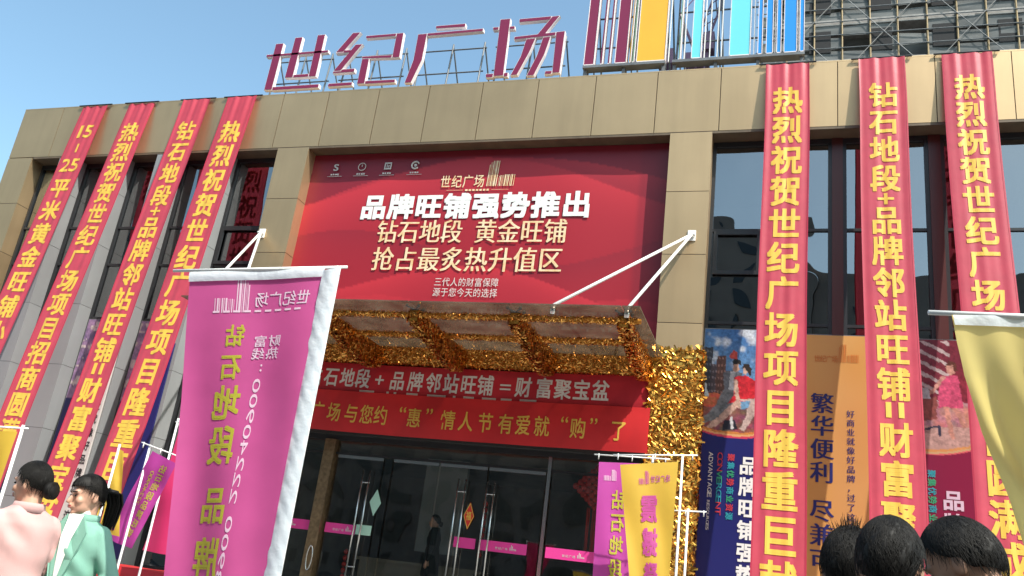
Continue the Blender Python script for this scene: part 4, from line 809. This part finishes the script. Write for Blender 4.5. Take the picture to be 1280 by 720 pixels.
f3 = flag('flag_pole', 'bare white flag pole with short arm beside the blue poster', (-.865,-5.60,2.40), None, None, arm=((-1.07,-5.66,2.36),(-.70,-5.56,2.39)))
f3['category'] = 'pole'
# flags on the left
P4 = surf((-5.93,-6.90,2.33), (-5.70,-6.80,2.24), (-6.30,-6.78,1.47), (-6.02,-6.72,1.41), .022, 4, 5, .2)
f4 = flag('small_flag', 'narrow purple flag blown askew on a white pole left of the big pink flag', (-6.0,-6.87,2.39), P4, M['purple'], (-.02,0), arm=((-6.07,-6.92,2.40),(-5.70,-6.76,2.31)))
t = MB(); Q4 = lambda u,v,e=0: P4(u, 1-v, .007+e)
for i, ch in enumerate('钻石地段品牌旺铺'): char(t, ch, .015, Q4, .66, .88-.105*i, .26, .095, mirror=True)
t.build('slogan_lettering', M['lime'], f4); t = MB()
for i, ch in enumerate('00904222'): char(t, ch, 0, Q4, .38, .80-.05*i, .12, .05, rot=-math.pi/2, mirror=True)
t.build('lettering', M['lime'], f4)
P5 = surf((-6.04,-6.45,2.68), (-5.45,-6.30,2.72), (-6.22,-6.33,1.40), (-5.58,-6.22,1.38), .03, 5, 4, 2.2)
flag('small_flag', 'plain crimson pink flag mostly hidden behind the big pink flag', (-6.08,-6.46,2.74), P5, mat('crimson_flag_cloth', (.60,.03,.14), .55, trans=.3, var=.06), arm=((-6.1,-6.47,2.70),(-5.4,-6.29,2.735)))
P6 = surf((-5.925,-7.36,2.27), (-5.885,-7.34,2.25), (-6.0,-7.25,1.52), (-5.84,-7.15,1.50), .012, 3, 5, 1.5)
f6 = flag('small_flag', 'slim yellow pennant folded along its white pole behind the woman in mint', (-5.93,-7.36,2.31), P6, M['flagyel2'], nu=14, nv=40)
MB().grid(lambda u,v: P6(-.28*(v)+.28*v*u-.1*u, v, .01), 4, 30).build('pole_sleeve', M['sleeve'], f6, True)
t = MB(); Q6 = lambda u,v,e=0: P6(u, 1-v, .007+e)
for i, ch in enumerate('登场'): char(t, ch, .03, Q6, .52, .30-.17*i, .6, .15)
t.build('lettering', M['magprint'], f6)
P7 = surf((-5.60,-9.42,2.06), (-5.12,-9.26,2.10), (-5.55,-9.38,.8), (-5.12,-9.25,.8), .03, 5, 4, 2.0)
f7 = flag('small_flag', 'yellow flag at the left edge behind the woman in pink', (-5.09,-9.26,2.15), P7, M['flagyel2'], arm=((-5.65,-9.44,2.09),(-5.05,-9.25,2.13)))
t = MB(); Q7 = lambda u,v,e=0: P7(u, 1-v, .007+e)
for i, ch in enumerate('震撼登场'): char(t, ch, .03, Q7, .55, .76-.2*i, .5, .17, mirror=True)
t.build('lettering', M['magprint'], f7)
# red draped table by the steps
tb = thing('draped_table', 'long table under a red cloth at the foot of the steps', 'table', (-7.2,-5.6,.14))
cl = MB()
def drape(u, v):
    x = -8.9+3.6*u; q = v*3
    y, z = ((-5.95, .2+1.0*q) if q < 1 else (-5.95+.7*(q-1), 1.2) if q < 2 else (-5.25, 1.2-1.0*(q-2)))
    if q < 1: y -= .03*(1-q)*math.sin(u*60)
    return Vector((x, y, z+.004*math.sin(u*31)))
cl.grid(drape, 140, 24).build('cloth', M['red2'], tb, True)
t = MB()
for x in (-8.75,-5.45):
    for y in (-5.85,-5.35): t.box(x-.02, x+.02, y-.02, y+.02, .14, 1.15)
t.box(-8.85,-5.35,-5.92,-5.28,1.15,1.19); t.build('table_frame', M['grey'], tb)
# ================================================================== PEOPLE
def frame_T(base, face, scale):
    f = Vector((math.cos(face), math.sin(face), 0)); r = Vector((f.y, -f.x, 0)); b = Vector(base)
    return lambda p: b + (r*p[0]+f*p[1]+Vector((0,0,1))*p[2])*scale
def xform(mb, T): mb.v = [tuple(T(v)) for v in mb.v]; return mb
def head_R(yaw, pitch, rollh=0): return Matrix.Rotation(yaw, 3, 'Z') @ Matrix.Rotation(pitch, 3, 'X') @ Matrix.Rotation(rollh, 3, 'Y')
def hand(mb, wrist, d, up, side):
    """palm plus five bent fingers; d along the forearm, up = back of the hand, side = +1 thumb on the x-cross side"""
    w, d, up = Vector(wrist), Vector(d).normalized(), Vector(up); up = (up-d*up.dot(d)).normalized(); x = d.cross(up)*side
    for k in (-1,0,1): mb.cap(w+x*.018*k, w+d*.085+x*.024*k, .016, .014, 8)
    for k, L in enumerate((.066,.076,.072,.056)):
        o = w+d*.085+x*(.032-.0215*k); k1 = o+d*L*.45-up*.006; k2 = k1+d*L*.30-up*.022; k3 = k2+d*L*.14-up*.026
        mb.cap(o, k1, .0095, .009, 8); mb.cap(k1, k2, .009, .0082, 8); mb.cap(k2, k3, .0082, .0072, 8)
    o = w+d*.025+x*.028; a = o+d*.035+x*.024-up*.008; b = a+d*.032+x*.006-up*.012; mb.cap(o, a, .013, .0105, 8); mb.cap(a, b, .0105, .0085, 8)
def person(lab, base, face, height, hy=0, hp=0, hr=0, coat='pinkcoat', hem=.55, trousers='jeans', skin='skin', hair=None, arms=None, female=True, shirt=None, lapel=False, lean=0, voxel=.0075, collar=True, group='people in the crowd', hoff=(0,0,0), sw=None):
    sc_ = height/1.65; T = frame_T(base, face, sc_); th = thing('person', lab, 'person', base, group)
    sw = sw or (.150 if female else .195)
    b = MB()
    for s in (-1, 1):
        b.cap((s*.085,0,.88), (s*.09,.015,.48), .078, .05); b.cap((s*.09,.015,.48), (s*.09,-.01,.09), .05, .034); b.cap((s*.09,-.03,.05),(s*.095,.11,.035),.035,.028)
    b.ell((0,0,.93), (.155,.11,.13)); b.ell((0,0,1.06), (.125,.09,.15)); b.ell((0,.0,1.22), (.15,.105,.17)); b.cap((-sw+.03,0,1.345),(sw-.03,0,1.345),.042,.042)
    HC = Vector((0, .028, 1.548))+Vector(hoff); R = head_R(hy, hp, hr); hv = lambda p: HC + R @ Vector(p)
    b.cap((0,-.005,1.34), hv((0,-.022,-.06)), .056, .050)
    b.ell(hv((0,-.004,.012)), (.072,.092,.104), 20, 14, R); b.ell(hv((0,.028,-.052)), (.054,.060,.060), 16, 10, R); b.ell(hv((0,.066,-.094)), (.022,.020,.018), 10, 8, R)
    b.cap(hv((0,.086,.004)), hv((0,.108,-.034)), .0085, .0125, 8); b.ell(hv((0,.086,-.060)), (.024,.013,.014), 10, 8, R); b.cap(hv((-.038,.078,.022)), hv((.038,.078,.022)), .012, .012, 8)
    for s in (-1,1):
        b.ell(hv((s*.074,-.012,-.012)), (.010,.020,.032), 10, 8, R); b.ell(hv((s*.04,.062,-.028)), (.022,.022,.022), 10, 8, R)
    A = arms or {}
    ends = {}
    for s in (-1, 1):
        el, wr, hd, hu = A.get(s, ((s*(sw+.06),-.02,1.08), (s*(sw+.07),.06,.84), (0,.25,-1), (s,0,0)))
        sh = Vector((s*(sw+.005),0,1.345)); el, wr = Vector(el), Vector(wr)
        ar = .80 if female else 1; b.cap(sh, el, .046*ar, .036*ar); b.cap(el, wr, .034*ar, .026); hand(b, wr, hd, hu, s if hu[2] >= 0 else -s); ends[s] = (sh, el, wr)
    xform(b, T).fused(voxel, 3, .4).build('body', M[skin], th, True)
    # face details
    e = MB(); 
    for s in (-1,1):
        e = MB(); e.ell(hv((s*.031,.0835,.000)), (.0125,.006,.006), 10, 6, R); xform(e, T).build('eye', M['eye'], th, True)
        e = MB(); e.cap(hv((s*.016,.094,.021)), hv((s*.046,.084,.023)), .0035, .0025, 6); xform(e, T).build('eyebrow', M['hair'], th, True)
    e = MB(); e.ell(hv((0,.0965,-.056)), (.021,.006,.005), 10, 6, R); e.ell(hv((0,.0955,-.065)), (.018,.007,.006), 10, 6, R); xform(e, T).build('lips', M['lip'], th, True)
    # trousers and shoes
    t = MB()
    for s in (-1,1): t.cap((s*.085,0,.90), (s*.09,.015,.48), .092, .066); t.cap((s*.09,.015,.48), (s*.09,-.005,.10), .066, .058)
    t.ell((0,0,.94), (.168,.122,.13)); xform(t, T).fused(.014, 3).build('trousers', M[trousers], th, True)
    for s in (-1,1):
        t = MB(); t.cap((s*.09,-.035,.045),(s*.096,.12,.035),.046,.037); t.cap((s*.09,-.02,.05),(s*.09,-.012,.10),.044,.046)
        xform(t, T).fused(.01, 3).build('shoe', M['shoe'], th, True)
    # coat
    k = sw/.165; t = MB(); 
    t.loft([((0,-.004,1.445),.066,.068,0),((0,-.004,1.415),.10*k,.082,0),((0,0,1.385),.158*k,.098,0),((0,0,1.33),.198*k,.118,0),((0,.002,1.22),.196*k,.132,0),((0,.002,1.08),.184*k,.126,0),((0,0,.95),.196*k,.140,0),((0,0,max(hem,.78)),.214*k,.156,0)]+([((0,0,hem),.232*k,.170,0)] if hem < .75 else []), 28)
    for s in (-1,1):
        sh, el, wr = ends[s]; t.cap(sh-Vector((s*.014,0,.012)), el, .064, .051); t.cap(el, lerp(el, wr, .97), .050, .041)
    c = xform(t, T).fused(voxel*1.35, 6, .5)
    seed = abs(hash(lab)) % 1000 if False else len(lab)
    for i, v in enumerate(c.v):                              # soft cloth folds
        q = Vector(v); w = .006*math.sin(q.z*33+q.x*27+q.y*15+seed+1.3*math.sin(q.z*7+q.x*9))*math.sin(q.x*15-q.y*11+q.z*6)
        c.v[i] = (q.x+w, q.y-w, q.z+w*.3)
    c.build('coat', M[coat], th, True)
    fy = lambda x, z: (.132 if z > 1.15 else .132)*math.sqrt(max(.05, 1-(x/(.21*k))**2))*(1 if z < 1.3 else max(.62, 1-(z-1.3)*2.6))
    if shirt:
        t = MB(); t.grid(lambda u,v: (lambda z, w: ((u-.5)*2*w, fy((u-.5)*2*w, z)+.004, z))(1.44-.36*v, .036*(1-v)**.8+.008), 8, 16)
        t.loft([((0,.004,1.42),.064,.062,0),((0,.010,1.475),.055,.054,0)], 18); xform(t, T).build('shirt', M[shirt], th, True)
    if lapel:
        for s in (-1,1):
            t = MB(); q = [(.050,1.435),(.098,1.345),(.086,1.25),(.012,.985),(.008,1.03)]
            vs = [(s*x, fy(x,z)+.016, z) for x,z in q]+[(s*x, fy(x,z)+.004, z) for x,z in q]
            t.add(vs, [(0,1,2,3,4),(9,8,7,6,5)]+[(i,5+i,5+(i+1)%5,(i+1)%5) for i in range(5)]); xform(t, T).build('lapel', M[coat], th)
            t = MB(); t.add([(s*x, fy(x,z)+.020+d, z) for d in (0,-.016) for x,z in ((.075,1.06),(.165,1.08),(.165,1.035),(.075,1.015))], [(0,1,2,3),(7,6,5,4),(0,4,5,1),(1,5,6,2),(2,6,7,3),(3,7,4,0)]); xform(t, T).build('pocket_flap', M[coat], th)
        for z in (.93, .76):
            t = MB(); t.tube([(.0,fy(0,z)+.012+.02*(z<.9),z),(.0,fy(0,z)+.024+.02*(z<.9),z)], .013, 12); xform(t, T).build('button', M['button'], th, True)
        t = MB(); t.tube([(.115,fy(.115,1.27)+.01,1.27),(.118,fy(.115,1.27)+.02,1.27)], .022, 14); xform(t, T).build('badge', M['shirt'], th, True)
    if collar:
        t = MB(); t.loft([((0,-.004,1.395),.104*k,.090,0),((0,-.008,1.425),.084,.080,0),((0,-.012,1.446),.078,.078,0),((0,-.012,1.442),.072,.072,0),((0,-.006,1.41),.07,.07,0)], 26); xform(t, T).build('collar', M[coat], th, True)
    # hair
    hs = dict(front=48, side=12, ear=-4, back=-34, vol=.012, n=900, L=.05, lift=.25, tail=None, spiky=0, seed=3, w=.0016); hs.update(hair or {})
    rg = np.random.default_rng(hs['seed'])
    def hl(a):
        a = abs(a); xs_ = [0, 48, 78, 98, 115, 180]; return np.interp(a, xs_, [hs['front'], hs['front']-6, hs['side'], hs['ear'], hs['back']*.6, hs['back']])
    rx, ry, rz = .075+hs['vol'], .094+hs['vol'], .107+hs['vol']
    def sp(a, el, k=1.):                                     # azimuth 0 = face, 90 = right
        a, el = math.radians(a), math.radians(el); return Vector((rx*k*math.sin(a)*math.cos(el), -.004+ry*k*math.cos(a)*math.cos(el), .012+rz*k*math.sin(el)))
    t = MB(); NA, NE = 72, 16
    for inner in (0, 1):
        for j in range(NE+1):
            for i in range(NA):
                a = -180+360*i/NA; h0 = hl(a); el = h0+(90-h0)*(j/NE); kk = (.90 if inner else 1-.09*max(0,1-j/3)+.016*math.sin(a*.13+j*.9+hs['seed'])+.010*math.sin(a*.31-j*1.3)+.008*math.sin(a*.7+j*2.1)); t.v.append(tuple(hv(sp(a, el, kk))))
    n1 = NA*(NE+1)
    for j in range(NE):
        for i in range(NA):
            q = (j*NA+i, j*NA+(i+1)%NA, (j+1)*NA+(i+1)%NA, (j+1)*NA+i); t.f.append(q[::-1]); t.f.append(tuple(x+n1 for x in q))
    for i in range(NA): t.f.append((i, (i+1)%NA, n1+(i+1)%NA, n1+i))
    t.mi = [0]*len(t.f)
    for _ in range(hs['n']):                                 # individual locks lying on the cap
        a = rg.uniform(-180,180); h0 = hl(a); el = h0+(88-h0)*math.sqrt(rg.random()); el = min(86, el)
        pts = []; L = hs['L']*rg.uniform(.6,1.3); da = rg.uniform(-16,16); sp_ = rg.random() < hs['spiky']
        for q in (0,.33,.66,1):
            e2 = el - math.degrees(L/.1)*q; p = sp(a+da*q, max(e2, h0-14), 1.0+hs['lift']*.12*q*q + rg.uniform(0,.016 if hs['tail'] is None else .014)*.8)
            if sp_: p = sp(a+da*q*.9, el, 1+.30*q*rg.uniform(.3,1.2))
            pts.append(hv(p))
        t.tube(pts, [hs['w'],hs['w']*.9,hs['w']*.7,.0003], 4, cap=False)
    if hs['tail'] == 'pony':
        base_ = sp(180, 8, 1.02); P_ = [base_, base_+Vector((0,-.045,-.01)), base_+Vector((0,-.062,-.07)), base_+Vector((0,-.050,-.15)), base_+Vector((0,-.035,-.22))]
        t.tube([hv(p) for p in P_], [.022,.030,.032,.024,.004], 12)
        for _ in range(160):
            o = Vector((rg.normal()*.013, rg.normal()*.013, 0)); t.tube([hv(p+o*(1.6-.1*i)) for i, p in enumerate(P_)], [.004,.004,.0035,.003,.0006], 4, cap=False)
        t.ell(hv(base_+Vector((0,-.012,0))), (.026,.014,.026), 10, 6, R)
    if hs['tail'] == 'bun':
        c0 = sp(180, -22, 1.08); t.ell(hv(c0+Vector((0,-.012,0))), (.050,.038,.048), 14, 10, R)
        for _ in range(120):
            a = rg.uniform(0,6.28); r0 = rg.uniform(.02,.048); t.tube([hv(c0+Vector((r0*math.cos(a+q), -.03-.02*(1-r0/.05)+.0, r0*math.sin(a+q)))) for q in (0,.5,1,1.5)], [.003,.004,.004,.001], 4, cap=False)
    if hs.get('fringe'):
        for _ in range(150):
            a = rg.uniform(-62,62); p0 = sp(a, 52, 1.02); pts = [p0]+[sp(a+rg.uniform(-4,4)*q+(12*q if a > 0 else -12*q), 52-30*q, 1.05) for q in (.35,.7,1.05)]
            t.tube([hv(p) for p in pts], [.004,.004,.003,.0006], 4, cap=False)
    t.mi = [0]*len(t.f)
    xform(t, T).build('hair', M['hair'], th, True)
    return th
PV_ = .14
w1 = person('woman in a pale pink coat seen from behind with her hair in a low bun', (-4.05,-10.03,PV_), math.radians(160), 1.685, hy=math.radians(28), hp=math.radians(-4), coat='pinkcoat', hem=.58,
   arms={-1: ((-.25,-.03,1.10), (-.23,.20,1.12), (.1,1,-.1), (-.3,0,.9)), 1: ((.235,.03,1.09), (.17,.21,1.02), (-.6,.8,-.1), (.4,.1,.9))}, hair=dict(front=52, vol=.008, tail='bun', L=.07, n=3000, seed=5, w=.0011), collar=True)
w2 = person('woman in a mint green coat and white shirt looking left, dark ponytail', (-3.93,-9.72,PV_), math.radians(-78), 1.665, sw=.132, hy=math.radians(-36), hp=math.radians(-6), coat='mintcoat', hem=.52, shirt='shirt', lapel=True,
   arms={1: ((.235,-.02,1.09), (.15,.17,1.05), (-.6,.8,.0), (.2,.2,.95)), -1: ((-.255,-.01,1.09), (-.10,.215,1.02), (1,.35,-.12), (0,.5,.85))}, hair=dict(front=38, vol=.008, w=.0011, tail='pony', L=.07, n=3000, fringe=1, seed=8))
AWAY = math.radians(90)
m1 = person('man with short black hair and dark jacket seen from behind, middle of the three heads', (.285,-11.28,0), math.radians(84), 1.80, hy=math.radians(-14), hp=math.radians(-8), coat='jacket', hem=.80, skin='skinm', female=False, hair=dict(front=52, side=10, ear=-6, back=-42, vol=.009, n=6500, L=.030, lift=.08, seed=11, w=.0009), group='men standing in the foreground', voxel=.007)
m2 = person('man with thick black hair bowing his head, rightmost of the three heads', (.585,-11.02,0), math.radians(130), 1.885, hy=math.radians(18), hp=math.radians(-30), coat='jacket', hem=.80, skin='skinm', female=False, hair=dict(front=50, side=8, ear=-6, back=-40, vol=.013, n=6500, L=.045, lift=.08, seed=12, w=.0009), group='men standing in the foreground', voxel=.007, hoff=(0,.05,-.03))
m3 = person('person with spiky black hair half hidden behind the middle man', (.205,-10.85,0), math.radians(75), 1.80, coat='jacket', hem=.80, skin='skinm', female=False, hair=dict(front=46, side=12, ear=-4, back=-30, vol=.013, n=4000, L=.04, lift=.15, spiky=.03, seed=13, w=.0010), group='men standing in the foreground', voxel=.008)
m4 = person('dim figure in a dark coat inside the glass doors', (-6.15,1.35,.955), math.radians(200), 1.62, coat='jacket', hem=.55, hair=dict(front=48, n=300, tail='bun'), voxel=.012)
